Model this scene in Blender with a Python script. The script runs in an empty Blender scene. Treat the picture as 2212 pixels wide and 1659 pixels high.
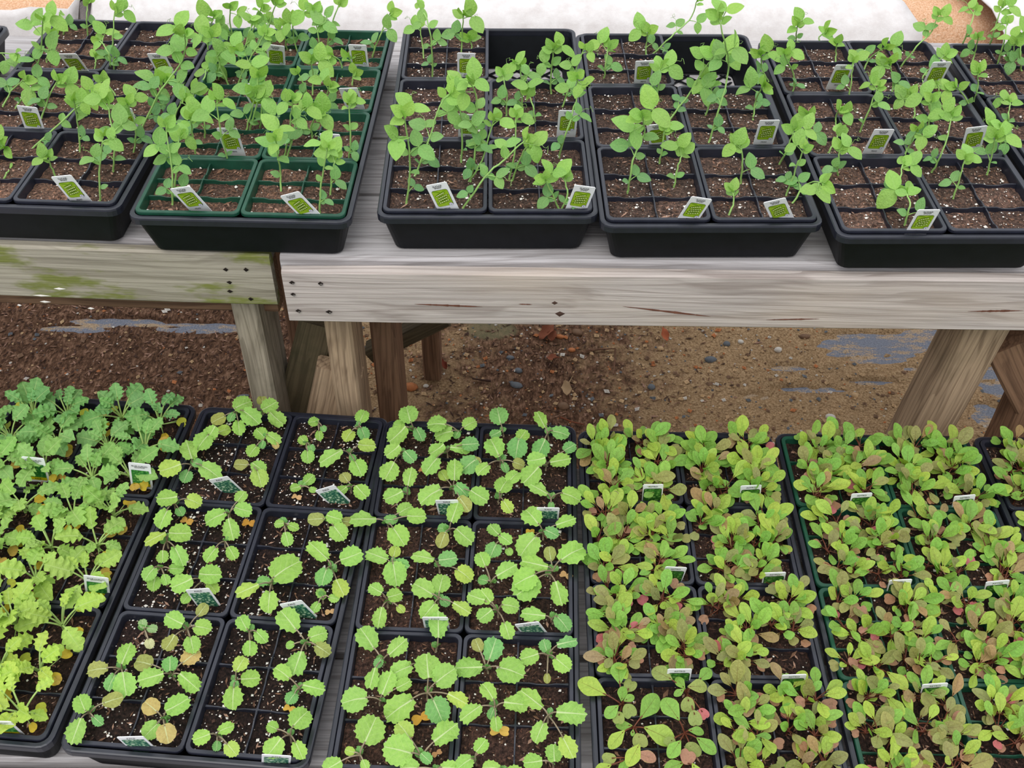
import bpy, math, random
from mathutils import Vector, Matrix, noise

# ------------------------------------------------------------------ camera, world, sun, exposure
S = bpy.context.scene
COL = S.collection
W, H, F = 2212.0, 1659.0, 2264.54
PITCH, ROLL = math.radians(43.117), math.radians(0.678)
CAM = Vector((0, 0, 1.5))
_f = Vector((0, math.cos(PITCH), -math.sin(PITCH)))
_u = Vector((0, math.sin(PITCH), math.cos(PITCH)))
_x = Vector((1, 0, 0))
CX = _x*math.cos(ROLL) + _u*math.sin(ROLL)
CU = _u*math.cos(ROLL) - _x*math.sin(ROLL)
CF = _f
cd = bpy.data.cameras.new('camera')
cd.sensor_width = 36.0
cd.lens = 36.0*F/W
cd.clip_start = 0.02
cam = bpy.data.objects.new('camera', cd)
COL.objects.link(cam)
cam.matrix_world = Matrix(((CX.x, CU.x, -CF.x, CAM.x), (CX.y, CU.y, -CF.y, CAM.y), (CX.z, CU.z, -CF.z, CAM.z), (0, 0, 0, 1)))
S.camera = cam

wd = bpy.data.worlds.new('overcast_sky')
S.world = wd
wd.use_nodes = True
bg = wd.node_tree.nodes['Background']
bg.inputs[1].default_value = 1.0
_n = wd.node_tree.nodes
_l = wd.node_tree.links
_tc = _n.new('ShaderNodeTexCoord')
_sp = _n.new('ShaderNodeSeparateXYZ')
_l.new(_tc.outputs['Generated'], _sp.inputs[0])
_rp = _n.new('ShaderNodeValToRGB')          # overcast: brighter towards the zenith all round
_rp.color_ramp.elements[0].position = 0.0
_rp.color_ramp.elements[0].color = (0.50, 0.52, 0.56, 1)
_rp.color_ramp.elements[1].position = 1.0
_rp.color_ramp.elements[1].color = (1.62, 1.66, 1.72, 1)
_l.new(_sp.outputs[2], _rp.inputs[0])
_l.new(_rp.outputs[0], bg.inputs[0])
sd = bpy.data.lights.new('sun', 'SUN')
sd.energy = 1.25
sd.angle = math.radians(40)
sd.color = (1.0, 0.98, 0.94)
sun = bpy.data.objects.new('sun', sd)
COL.objects.link(sun)
sun.rotation_euler = (math.radians(30), math.radians(-12), 0)
S.view_settings.view_transform = 'Standard'
S.view_settings.look = 'None'
S.view_settings.gamma = 1
S.view_settings.use_curve_mapping = False
S.view_settings.exposure = 0.0
S.cycles.max_bounces = 6
S.cycles.diffuse_bounces = 3
S.cycles.transparent_max_bounces = 4

# ------------------------------------------------------------------ helpers
RND = random.Random(7)
U = RND.uniform
UP = Vector((0, 0, 1))
XA = Vector((1, 0, 0))
RIM_U, RIM_L = 0.757, 0.417


def lin(r, g, b):
    f = lambda c: (c/255)/12.92 if c/255 <= 0.04045 else ((c/255+0.055)/1.055)**2.4
    return (f(r), f(g), f(b), 1.0)


def ray(px, py):
    return (CF + CX*((px-W/2)/F) + CU*((H/2-py)/F)).normalized()


def onZ(px, py, z):
    d = ray(px, py)
    return CAM + d*((z-CAM.z)/d.z)


def onY(px, py, y):
    d = ray(px, py)
    return CAM + d*((y-CAM.y)/d.y)


def mesh(name, v, f, mats=(), mi=None, smooth=False):
    m = bpy.data.meshes.new(name)
    m.from_pydata([tuple(p) for p in v], [], f)
    for a in mats:
        m.materials.append(a)
    if mi:
        m.polygons.foreach_set('material_index', mi)
    if smooth:
        m.polygons.foreach_set('use_smooth', [True]*len(m.polygons))
    m.update()
    return m


def ob(name, data, parent=None, M=None):
    o = bpy.data.objects.new(name, data)
    COL.objects.link(o)
    if parent:
        o.parent = parent
    if M is not None:
        o.matrix_basis = M
    return o


def tag(o, label, cat, group=None, kind=None):
    if label:
        o['label'] = label
    if cat:
        o['category'] = cat
    if group:
        o['group'] = group
    if kind:
        o['kind'] = kind
    return o


def empty(name, loc, label, cat, group=None, rz=0):
    o = ob(name, None, None, Matrix.Translation(loc) @ Matrix.Rotation(rz, 4, 'Z'))
    o.empty_display_size = 0.02
    return tag(o, label, cat, group)


class MB:
    def __init__(s):
        s.v, s.f, s.m = [], [], []

    def add(s, v, f, mi=0):
        k = len(s.v)
        s.v += [tuple(p) for p in v]
        s.f += [tuple(i+k for i in q) for q in f]
        s.m += [mi]*len(f)

    def box(s, x0, x1, y0, y1, z0, z1, mi=0):
        s.add([(x0, y0, z0), (x1, y0, z0), (x1, y1, z0), (x0, y1, z0), (x0, y0, z1), (x1, y0, z1), (x1, y1, z1), (x0, y1, z1)],
              [(0, 3, 2, 1), (4, 5, 6, 7), (0, 1, 5, 4), (1, 2, 6, 5), (2, 3, 7, 6), (3, 0, 4, 7)], mi)

    def tube(s, pts, r0, r1, n=5, mi=0):
        pts = [Vector(p) for p in pts]
        v, f = [], []
        K = len(pts)
        for i, p in enumerate(pts):
            t = (pts[min(i+1, K-1)]-pts[max(i-1, 0)])
            t = t.normalized() if t.length > 1e-9 else UP
            a = t.cross(Vector((0.31, 0.9, 0.2))).normalized()
            b = t.cross(a)
            r = r0+(r1-r0)*i/(K-1)
            for k in range(n):
                q = 2*math.pi*k/n
                v.append(p+a*(r*math.cos(q))+b*(r*math.sin(q)))
        for i in range(K-1):
            for k in range(n):
                k2 = (k+1) % n
                f.append((i*n+k, i*n+k2, i*n+n+k2, i*n+n+k))
        f.append(tuple(range(n)))
        f.append(tuple((K-1)*n+n-1-k for k in range(n)))
        s.add(v, f, mi)

    def loft(s, rings, close=True, cap0=False, cap1=False, mi=0):
        n = len(rings[0])
        v = [p for r in rings for p in r]
        f = []
        for i in range(len(rings)-1):
            for k in range(n):
                k2 = (k+1) % n
                f.append((i*n+k, i*n+k2, i*n+n+k2, i*n+n+k))
        if cap0:
            f.append(tuple(range(n-1, -1, -1)))
        if cap1:
            f.append(tuple((len(rings)-1)*n+k for k in range(n)))
        s.add(v, f, mi)

    def lump(s, c, sx, sy, sz, mi=0, rz=0):
        ca, sa = math.cos(rz), math.sin(rz)
        P = [(1, 0, 0), (0, 1, 0), (-1, 0, 0), (0, -1, 0), (0, 0, 1), (0, 0, -1)]
        v = []
        for p in P:
            j = U(.75, 1.2)
            x, y, z = p[0]*sx*j, p[1]*sy*j, p[2]*sz*j
            v.append((c[0]+x*ca-y*sa, c[1]+x*sa+y*ca, c[2]+z))
        s.add(v, [(0, 1, 4), (1, 2, 4), (2, 3, 4), (3, 0, 4), (1, 0, 5), (2, 1, 5), (3, 2, 5), (0, 3, 5)], mi)

    def build(s, name, mats, smooth=False):
        return mesh(name, s.v, s.f, mats, s.m, smooth)


def rrect(w, l, r, z, cx=0, cy=0, n=5):
    o = []
    for (sx, sy, a0) in ((1, 1, 0), (-1, 1, 90), (-1, -1, 180), (1, -1, 270)):
        for k in range(n):
            a = math.radians(a0+90*k/(n-1))
            o.append((cx+sx*(w/2-r)+r*math.cos(a), cy+sy*(l/2-r)+r*math.sin(a), z))
    return o


# ------------------------------------------------------------------ materials
def new_mat(name):
    m = bpy.data.materials.new(name)
    m.use_nodes = True
    nt = m.node_tree
    return m, nt, nt.nodes['Principled BSDF'], nt.nodes['Material Output']


def nd(nt, t, **k):
    n = nt.nodes.new(t)
    for a, b in k.items():
        setattr(n, a, b)
    return n


def mth(nt, op, a, b=None, c=None, clamp=False):
    n = nd(nt, 'ShaderNodeMath', operation=op)
    n.use_clamp = clamp
    for i, q in enumerate((a, b, c)):
        if q is None:
            continue
        if isinstance(q, (int, float)):
            n.inputs[i].default_value = q
        else:
            nt.links.new(q, n.inputs[i])
    return n.outputs[0]


def mixc(nt, fac, a, b, mode='MIX'):
    n = nd(nt, 'ShaderNodeMix', data_type='RGBA', blend_type=mode)
    for i, q in ((0, fac), (6, a), (7, b)):
        if isinstance(q, (int, float)):
            n.inputs[i].default_value = q
        elif isinstance(q, tuple):
            n.inputs[i].default_value = q
        else:
            nt.links.new(q, n.inputs[i])
    return n.outputs[2]


def noisen(nt, vec, scale, detail=4, rough=.55, stretch=None):
    if stretch:
        mp = nd(nt, 'ShaderNodeMapping')
        mp.inputs['Scale'].default_value = stretch
        nt.links.new(vec, mp.inputs[0])
        vec = mp.outputs[0]
    n = nd(nt, 'ShaderNodeTexNoise')
    n.inputs['Scale'].default_value = scale
    n.inputs['Detail'].default_value = detail
    n.inputs['Roughness'].default_value = rough
    nt.links.new(vec, n.inputs['Vector'])
    return n.outputs[0]


def ramp(nt, fac, stops):
    n = nd(nt, 'ShaderNodeValToRGB')
    e = n.color_ramp.elements
    while len(e) < len(stops):
        e.new(.5)
    for i, (p, c) in enumerate(stops):
        e[i].position = p
        e[i].color = c
    nt.links.new(fac, n.inputs[0])
    return n.outputs[0]


def bump(nt, bs, h, strength, dist):
    b = nd(nt, 'ShaderNodeBump')
    b.inputs['Strength'].default_value = strength
    b.inputs['Distance'].default_value = dist
    nt.links.new(h, b.inputs['Height'])
    nt.links.new(b.outputs[0], bs.inputs['Normal'])


def plain(name, col, rough=.6, spec=.5, nz=0.0, scale=40):
    m, nt, bs, out = new_mat(name)
    bs.inputs['Roughness'].default_value = rough
    bs.inputs['Specular IOR Level'].default_value = spec
    if nz:
        tc = nd(nt, 'ShaderNodeTexCoord')
        n = noisen(nt, tc.outputs['Object'], scale)
        dk = tuple(c*(1-nz) for c in col[:3])+(1,)
        lt = tuple(min(1, c*(1+nz)) for c in col[:3])+(1,)
        nt.links.new(ramp(nt, n, [(.3, dk), (.7, lt)]), bs.inputs['Base Color'])
    else:
        bs.inputs['Base Color'].default_value = col
    return m


def wood(name, base, dark, moss=0.0, warm=None, dirt=0.0):
    """grain runs along the local X axis of each board"""
    m, nt, bs, out = new_mat(name)
    tc = nd(nt, 'ShaderNodeTexCoord')
    oi = nd(nt, 'ShaderNodeObjectInfo')
    off = nd(nt, 'ShaderNodeVectorMath', operation='MULTIPLY_ADD')
    cb = nd(nt, 'ShaderNodeCombineXYZ')
    for i in range(3):
        nt.links.new(oi.outputs['Random'], cb.inputs[i])
    nt.links.new(cb.outputs[0], off.inputs[0])
    off.inputs[1].default_value = (7.3, 3.1, 5.7)
    nt.links.new(tc.outputs['Object'], off.inputs[2])
    v = off.outputs[0]
    wob = noisen(nt, v, 3.0, 2, .5, (.8, 2.5, 2.5))
    mp = nd(nt, 'ShaderNodeMapping')
    mp.inputs['Scale'].default_value = (1.1, 34, 34)
    nt.links.new(v, mp.inputs[0])
    ad = nd(nt, 'ShaderNodeVectorMath', operation='MULTIPLY_ADD')
    cw = nd(nt, 'ShaderNodeCombineXYZ')
    for i in range(3):
        nt.links.new(wob, cw.inputs[i])
    nt.links.new(cw.outputs[0], ad.inputs[0])
    ad.inputs[1].default_value = (0, 3.2, 3.2)
    nt.links.new(mp.outputs[0], ad.inputs[2])
    rings = noisen(nt, ad.outputs[0], 2.6, 2, .5)
    fine = noisen(nt, v, 60, 5, .65, (.12, 6, 6))
    big = noisen(nt, v, 5, 3, .5, (.5, 2, 2))
    c1 = ramp(nt, rings, [(.36, dark), (.5, base), (.75, tuple(min(1, q*1.1) for q in base[:3])+(1,))])
    c2 = mixc(nt, .55, c1, ramp(nt, fine, [(.3, tuple(q*.55 for q in base[:3])+(1,)), (.65, tuple(min(1, q*1.18) for q in base[:3])+(1,))]))
    sx = nd(nt, 'ShaderNodeSeparateXYZ')
    nt.links.new(v, sx.inputs[0])
    lw = noisen(nt, v, 4.0, 2, .5, (.35, 5, 5))
    ph = mth(nt, 'FRACT', mth(nt, 'MULTIPLY_ADD', mth(nt, 'ADD', sx.outputs[1], sx.outputs[2]), 92, mth(nt, 'MULTIPLY', lw, 7)))
    ln = mth(nt, 'MULTIPLY', ramp_f(nt, ph, .62, .97), ramp_f(nt, fine, .30, .55))
    c2 = mixc(nt, mth(nt, 'MULTIPLY', ln, .55), c2, dark)
    if warm:
        c2 = mixc(nt, mth(nt, 'MULTIPLY', ramp_f(nt, big, .45, .75), .6), c2, warm)
    if dirt:
        d = noisen(nt, v, 9, 4, .6)
        c2 = mixc(nt, mth(nt, 'MULTIPLY', ramp_f(nt, d, .5, .75), dirt), c2, lin(60, 62, 40))
    if moss:
        mn = noisen(nt, v, 11, 5, .62, (.45, 1.5, 1.5))
        so = nd(nt, 'ShaderNodeSeparateXYZ')
        nt.links.new(tc.outputs['Object'], so.inputs[0])
        end = mth(nt, 'MULTIPLY', ramp_f(nt, so.outputs[0], .50, .60), .10)        # moss thick at the board's end
        mid = mth(nt, 'MULTIPLY', mth(nt, 'SUBTRACT', 1.0, ramp_f(nt, so.outputs[0], .33, .46)), .07)
        mn = mth(nt, 'ADD', mth(nt, 'SUBTRACT', mn, .04), mth(nt, 'ADD', end, mid))
        mk = ramp_f(nt, mn, .50, .60)
        c2 = mixc(nt, mth(nt, 'MULTIPLY', mk, .85), c2, ramp(nt, fine, [(.3, lin(88, 98, 20)), (.7, lin(128, 136, 44))]))
        m2 = ramp_f(nt, noisen(nt, v, 7, 3, .6, (.5, 1.5, 1.5)), .42, .7)
        c2 = mixc(nt, mth(nt, 'MULTIPLY', m2, .06), c2, lin(150, 150, 100))
    nt.links.new(c2, bs.inputs['Base Color'])
    bs.inputs['Roughness'].default_value = .82
    bs.inputs['Specular IOR Level'].default_value = .25
    bump(nt, bs, mth(nt, 'ADD', fine, rings), .5, .0015)
    return m


def ramp_f(nt, fac, a, b):
    n = nd(nt, 'ShaderNodeMapRange')
    n.interpolation_type = 'SMOOTHSTEP'
    n.inputs[1].default_value = a
    n.inputs[2].default_value = b
    nt.links.new(fac, n.inputs[0])
    return n.outputs[0]


def leaf_mat(name, vein, vs, mid=.02, side=5.0, sidew=.06, slope=.9, rough=.5, transl=.28, mottle=.16, edge=None, spec=.35):
    """leaf colour is the object's own colour; veins follow the leaf's local axes"""
    m, nt, bs, out = new_mat(name)
    tc = nd(nt, 'ShaderNodeTexCoord')
    oi = nd(nt, 'ShaderNodeObjectInfo')
    sp = nd(nt, 'ShaderNodeSeparateXYZ')
    nt.links.new(tc.outputs['Object'], sp.inputs[0])
    ax = mth(nt, 'ABSOLUTE', sp.outputs[0])
    y = sp.outputs[1]
    wmid = mth(nt, 'MULTIPLY_ADD', y, -mid*.8, mid)
    midf = mth(nt, 'SUBTRACT', 1.0, mth(nt, 'DIVIDE', ax, wmid), None, True)
    nz = noisen(nt, tc.outputs['Object'], 5, 3)
    q = mth(nt, 'MULTIPLY_ADD', ax, -slope, y)
    q = mth(nt, 'MULTIPLY_ADD', nz, .12, q)
    fr = mth(nt, 'FRACT', mth(nt, 'MULTIPLY', q, side))
    dd = mth(nt, 'ABSOLUTE', mth(nt, 'SUBTRACT', fr, .5))
    sf = mth(nt, 'SUBTRACT', 1.0, mth(nt, 'DIVIDE', dd, sidew), None, True)
    sf = mth(nt, 'MULTIPLY', sf, mth(nt, 'SUBTRACT', 1.0, mth(nt, 'MULTIPLY', ax, 2.1), None, True))
    vf = mth(nt, 'MAXIMUM', mth(nt, 'POWER', midf, .5), mth(nt, 'MULTIPLY', sf, .45))
    n2 = noisen(nt, tc.outputs['Object'], 9, 4, .6)
    base = mixc(nt, mottle, oi.outputs['Color'], ramp(nt, n2, [(.3, (.25, .25, .2, 1)), (.7, (1, 1, .8, 1))]), 'OVERLAY')
    if edge:
        ef = ramp_f(nt, mth(nt, 'ADD', mth(nt, 'MULTIPLY', ax, 2.2), mth(nt, 'MULTIPLY', n2, .5)), .65, 1.0)
        base = mixc(nt, mth(nt, 'MULTIPLY', ef, .3), base, edge)
    c = mixc(nt, mth(nt, 'MULTIPLY', vf, vs), base, vein)
    nt.links.new(c, bs.inputs['Base Color'])
    bs.inputs['Roughness'].default_value = rough
    bs.inputs['Specular IOR Level'].default_value = spec
    b = nd(nt, 'ShaderNodeBump')
    b.inputs['Strength'].default_value = .35
    b.inputs['Distance'].default_value = .02
    nt.links.new(mth(nt, 'ADD', mth(nt, 'MULTIPLY', n2, .6), mth(nt, 'MULTIPLY', vf, -.4)), b.inputs['Height'])
    nt.links.new(b.outputs[0], bs.inputs['Normal'])
    tr = nd(nt, 'ShaderNodeBsdfTranslucent')
    tcol = mixc(nt, 1.0, c, (1.0, 1.15, .45, 1), 'MULTIPLY')
    nt.links.new(tcol, tr.inputs[0])
    mx = nd(nt, 'ShaderNodeMixShader')
    mx.inputs[0].default_value = transl
    nt.links.new(bs.outputs[0], mx.inputs[1])
    nt.links.new(tr.outputs[0], mx.inputs[2])
    nt.links.new(mx.outputs[0], out.inputs[0])
    return m


def soil_mat():
    m, nt, bs, out = new_mat('potting_soil')
    tc = nd(nt, 'ShaderNodeTexCoord')
    geo = nd(nt, 'ShaderNodeNewGeometry')
    oi = nd(nt, 'ShaderNodeObjectInfo')
    v = geo.outputs['Position']
    n1 = noisen(nt, v, 260, 5, .7)
    n2 = noisen(nt, v, 420, 3, .6, (1, .35, 1))
    n3 = noisen(nt, v, 60, 3, .6)
    c = ramp(nt, n1, [(.32, (.12, .09, .07, 1)), (.5, (.7, .66, .64, 1)), (.72, (2.1, 1.8, 1.6, 1))])
    c = mixc(nt, ramp_f(nt, n2, .6, .72), c, (2.9, 2.2, 1.75, 1))
    c = mixc(nt, .5, c, ramp(nt, n3, [(.3, (.4, .4, .4, 1)), (.7, (1.3, 1.2, 1.1, 1))]), 'MULTIPLY')
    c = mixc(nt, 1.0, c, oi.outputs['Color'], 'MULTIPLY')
    vo = nd(nt, 'ShaderNodeTexVoronoi')
    vo.inputs['Scale'].default_value = 330
    nt.links.new(v, vo.inputs['Vector'])
    sp = nd(nt, 'ShaderNodeSeparateColor')
    nt.links.new(vo.outputs['Color'], sp.inputs[0])
    dot = mth(nt, 'MULTIPLY', mth(nt, 'GREATER_THAN', sp.outputs[0], .9), mth(nt, 'LESS_THAN', vo.outputs['Distance'], .28))
    c = mixc(nt, mth(nt, 'MULTIPLY', dot, oi.outputs['Alpha']), c, lin(205, 190, 170))
    nt.links.new(c, bs.inputs['Base Color'])
    bs.inputs['Roughness'].default_value = .9
    bs.inputs['Specular IOR Level'].default_value = .2
    bump(nt, bs, mth(nt, 'ADD', n1, n2), 1.0, .004)
    return m


def ground_mat():
    m, nt, bs, out = new_mat('sandy_ground')
    geo = nd(nt, 'ShaderNodeNewGeometry')
    v = geo.outputs['Position']
    at = nd(nt, 'ShaderNodeVertexColor', layer_name='cover')
    sp = nd(nt, 'ShaderNodeSeparateColor')
    nt.links.new(at.outputs[0], sp.inputs[0])
    n1 = noisen(nt, v, 240, 5, .7)
    n2 = noisen(nt, v, 28, 4, .6)
    sand = ramp(nt, n1, [(.3, lin(108, 84, 60)), (.5, lin(178, 148, 112)), (.72, lin(220, 194, 158))])
    sand = mixc(nt, .5, sand, ramp(nt, n2, [(.3, (.62, .58, .52, 1)), (.7, (1.12, 1.08, 1.02, 1))]), 'MULTIPLY')
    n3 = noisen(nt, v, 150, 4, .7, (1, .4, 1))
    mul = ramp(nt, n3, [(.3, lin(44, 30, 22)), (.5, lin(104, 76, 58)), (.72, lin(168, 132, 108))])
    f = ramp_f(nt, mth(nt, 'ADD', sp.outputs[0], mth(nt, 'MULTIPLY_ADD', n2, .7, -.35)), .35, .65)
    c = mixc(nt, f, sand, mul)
    moss = ramp_f(nt, mth(nt, 'ADD', sp.outputs[1], mth(nt, 'MULTIPLY_ADD', n2, .6, -.3)), .4, .8)
    c = mixc(nt, mth(nt, 'MULTIPLY', moss, .6), c, lin(134, 132, 100))
    orange = mixc(nt, sp.outputs[2], c, ramp(nt, n1, [(.3, lin(196, 140, 100)), (.5, lin(236, 186, 148)), (.72, lin(250, 224, 196))]))
    nt.links.new(orange, bs.inputs['Base Color'])
    bs.inputs['Roughness'].default_value = .95
    bs.inputs['Specular IOR Level'].default_value = .15
    bump(nt, bs, mth(nt, 'ADD', n1, n3), .9, .004)
    return m


def photo_mat(name, stops, scale, stretch=None, vor=False):
    m, nt, bs, out = new_mat(name)
    tc = nd(nt, 'ShaderNodeTexCoord')
    n = noisen(nt, tc.outputs['Object'], scale, 5, .7, stretch)
    if vor:
        vo = nd(nt, 'ShaderNodeTexVoronoi', feature='DISTANCE_TO_EDGE')
        vo.inputs['Scale'].default_value = scale*.9
        nt.links.new(tc.outputs['Object'], vo.inputs['Vector'])
        n = mth(nt, 'ADD', mth(nt, 'MULTIPLY', n, .75), mth(nt, 'MULTIPLY', vo.outputs['Distance'], .9))
    nt.links.new(ramp(nt, n, stops), bs.inputs['Base Color'])
    bs.inputs['Roughness'].default_value = .35
    return m


def cloth_mat():
    m, nt, bs, out = new_mat('white_row_cover')
    tc = nd(nt, 'ShaderNodeTexCoord')
    n = noisen(nt, tc.outputs['Object'], 30, 5, .65)
    n2 = noisen(nt, tc.outputs['Object'], 400, 3, .6)
    nt.links.new(ramp(nt, n, [(.3, lin(206, 199, 197)), (.7, lin(226, 222, 221))]), bs.inputs['Base Color'])
    bs.inputs['Roughness'].default_value = .9
    bump(nt, bs, n2, .3, .002)
    return m


M_GRAY = wood('weathered_gray_wood', lin(194, 183, 176), lin(128, 113, 105), warm=lin(200, 182, 164))
M_TOP = wood('silvered_wood', lin(186, 181, 181), lin(130, 123, 120))
M_MOSSY = wood('mossy_gray_wood', lin(172, 164, 148), lin(122, 114, 98), moss=1.0)
M_LEG = wood('brown_leg_wood', lin(182, 156, 128), lin(96, 74, 56), dirt=.25)
M_LEGG = wood('grayish_leg_wood', lin(168, 156, 138), lin(104, 94, 78), dirt=.6)
M_DARK = wood('dark_brace_wood', lin(104, 92, 70), lin(58, 50, 36), dirt=.8)  # darker olive-brown wood for the braces
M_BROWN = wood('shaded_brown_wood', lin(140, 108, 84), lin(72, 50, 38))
M_TRAY = plain('black_plastic', lin(15, 17, 21), .5, .22, .25, 60)
M_RIM = plain('sky_tinted_rim_plastic', lin(30, 32, 42), .36, .6, .2, 60)  # tray's black plastic, with the sky's reflection put into a lighter bluish colour
M_PACK = plain('charcoal_pack_plastic', lin(34, 36, 48), .38, .6, .25, 50)
M_PACKG = plain('green_pack_plastic', lin(26, 74, 56), .4, .5, .2, 50)
M_SOIL = soil_mat()
M_PERL = plain('perlite', lin(236, 230, 222), .9, .2, .1, 200)
M_CHIP = plain('bark_chip', lin(114, 84, 66), .9, .2, .4, 90)
M_CHIP2 = plain('pale_bark_chip', lin(158, 124, 106), .9, .2, .3, 90)
M_CHIP3 = plain('dark_bark_chip', lin(74, 54, 46), .9, .2, .3, 90)
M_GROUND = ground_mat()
M_CLOTH = cloth_mat()
M_MAT, nt, bs, out = new_mat('gray_weed_fabric')
_g = nd(nt, 'ShaderNodeNewGeometry')
_a = noisen(nt, _g.outputs['Position'], 26, 6, .7, (.5, 1.6, 1))
_b = noisen(nt, _g.outputs['Position'], 300, 3, .6)
_c = ramp(nt, _b, [(.3, lin(88, 94, 108)), (.7, lin(128, 134, 148))])
_c = mixc(nt, ramp_f(nt, mth(nt, 'ADD', _a, mth(nt, 'MULTIPLY', _b, .25)), .60, .72), _c, ramp(nt, _b, [(.3, lin(128, 106, 80)), (.7, lin(190, 164, 130))]))
nt.links.new(_c, bs.inputs['Base Color'])
bs.inputs['Roughness'].default_value = .6
M_STEM_P = plain('pale_green_stem', lin(150, 190, 104), .5, .4, .12, 60)
M_STEM_K = plain('mauve_petiole', lin(156, 140, 116), .5, .4, .15, 60)
M_STEM_C = plain('curly_kale_petiole', lin(164, 190, 110), .5, .4, .15, 60)
M_STEM_A = plain('red_brown_petiole', lin(112, 62, 44), .5, .4, .25, 60)
M_PEA = leaf_mat('pea_leaf', lin(190, 220, 140), .45, .018, 6, .05, 1.0, .55, .3, .14)
M_KALE = leaf_mat('kale_leaf', lin(226, 240, 182), .85, .036, 5, .07, .9, .55, .28, .2)
M_CURL = leaf_mat('curly_kale_leaf', lin(206, 228, 150), .6, .028, 6, .06, .7, .6, .28, .2)
M_ARUG = leaf_mat('arugula_leaf', lin(116, 66, 36), .6, .016, 5, .05, .8, .5, .3, .22, edge=lin(160, 190, 70))
M_COT = leaf_mat('seed_leaf', lin(196, 170, 110), .2, .015, 3, .03, .8, .5, .3, .2)
M_WHITE = plain('white_tag_plastic', lin(248, 249, 250), .3, .5)
M_INK = plain('black_ink', lin(38, 38, 44), .5, .3)
M_LINE = plain('dark_outline', lin(44, 58, 30), .5, .3)
M_PODBG = photo_mat('pod_print', [(.3, lin(120, 160, 20)), (.5, lin(160, 198, 36)), (.72, lin(190, 214, 84))], 120, (1, 2.2, 1))
M_PODS = plain('pod_green_ink', lin(128, 172, 24), .35)
M_PEAS = plain('pea_ink', lin(232, 240, 170), .35)
M_POD_D = plain('pod_shadow_ink', lin(74, 98, 18), .35)
M_KALEP = photo_mat('kale_print', [(.25, lin(14, 52, 46)), (.42, lin(40, 108, 88)), (.56, lin(120, 168, 126)), (.75, lin(220, 236, 212))], 230, None, True)
M_SCOT = photo_mat('curled_kale_print', [(.3, lin(18, 84, 38)), (.5, lin(58, 140, 60)), (.75, lin(120, 180, 90))], 260, None, True)
M_ASTR = photo_mat('astro_print', [(.3, lin(24, 62, 22)), (.5, lin(64, 130, 44)), (.75, lin(130, 180, 90))], 210, None, True)
M_YEL = plain('yellow_band_ink', lin(222, 206, 20), .4)
M_LAV = plain('lavender_badge_ink', lin(150, 140, 176), .4)
M_METAL = plain('dull_screw_metal', lin(92, 86, 80), .45, .5, .3, 300)
M_HOLE = plain('dark_hole', lin(34, 28, 24), .9, .1)
M_CRACK = plain('red_brown_crack', lin(112, 74, 60), .9, .1, .3, 80)
M_STONE = [plain('slate_stone', lin(104, 110, 116), .7, .3, .25, 60), plain('tan_stone', lin(196, 164, 124), .7, .3, .25, 60),
           plain('orange_stone', lin(190, 120, 74), .7, .3, .25, 60), plain('white_stone', lin(214, 208, 198), .7, .3, .15, 60),
           plain('brown_stone', lin(126, 98, 76), .7, .3, .3, 60)]
M_DEAD = plain('dead_leaf', lin(132, 78, 56), .8, .2, .3, 40)
M_STRAW = plain('pale_straw', lin(178, 150, 116), .8, .2, .25, 60)

# ------------------------------------------------------------------ ground and what lies far behind
MATS = []   # weed fabric windows in the ground: centre x, y, radii, depth


def blob(px, py, rx, ry, k=1.0):
    p = onZ(px, py, 0.0)
    MATS.append((p.x, p.y, rx, ry, k))


blob(440, 712, .13, .022)
blob(250, 700, .12, .018)
blob(160, 715, .10, .015, .8)
blob(1880, 755, .13, .06)
blob(2010, 740, .10, .05)
blob(1700, 800, .05, .014, .75)
blob(1960, 800, .05, .008, .7)
blob(1740, 845, .09, .012, .8)
blob(1640, 860, .07, .012, .7)
blob(1880, 830, .07, .01, .6)
blob(2160, 830, .06, .055, 1.1)
blob(2130, 900, .04, .04)
blob(2205, 800, .06, .03)


def dip(x, y):
    d = 0
    for (cx, cy, rx, ry, k) in MATS:
        q = ((x-cx)/rx)**2+((y-cy)/ry)**2
        if q < 4:
            d = max(d, k*max(0, 1.25-q))
    return d


def ground_z(x, y):
    n = noise.noise(Vector((x*9, y*9, 0)))*.006+noise.noise(Vector((x*40, y*40, 3)))*.003
    st = noise.noise(Vector((x*7, y*60, 9)))
    d = dip(x, y)
    z = .010+n*.6
    if d > 0:
        z -= .012*min(1, d)*(1+.9*st+.8*noise.noise(Vector((x*45, y*110, 2))))
    return z


GX, GY = 220, 100
gv, gf, gc = [], [], []
gx = [-2.6]+[-1.25+2.75*i/(GX-1) for i in range(GX)]+[2.9]
gy = [-.6, .6]+[1.36+.75*j/(GY-1) for j in range(GY)]+[2.3, 2.34]
BED_Y = 2.35
pmoss = onZ(1060, 720, 0)
for y in gy:
    for x in gx:
        fine = -1.26 < x < 1.51 and 1.35 < y < 2.12
        gv.append((x, y, ground_z(x, y) if fine else .012))
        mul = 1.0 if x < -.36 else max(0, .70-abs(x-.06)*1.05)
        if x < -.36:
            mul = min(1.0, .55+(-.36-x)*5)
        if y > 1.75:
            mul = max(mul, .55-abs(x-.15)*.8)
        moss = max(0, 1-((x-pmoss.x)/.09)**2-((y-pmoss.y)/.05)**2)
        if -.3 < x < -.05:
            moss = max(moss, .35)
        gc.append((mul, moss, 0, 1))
nx = len(gx)
for j in range(len(gy)-1):
    for i in range(nx-1):
        a = j*nx+i
        gf.append((a, a+1, a+nx+1, a+nx))
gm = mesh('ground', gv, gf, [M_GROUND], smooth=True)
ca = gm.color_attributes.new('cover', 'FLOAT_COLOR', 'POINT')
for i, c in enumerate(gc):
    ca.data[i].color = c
tag(ob('floor', gm), 'sandy ground with mulch and gravel under the benches', None, None, 'structure')

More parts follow.
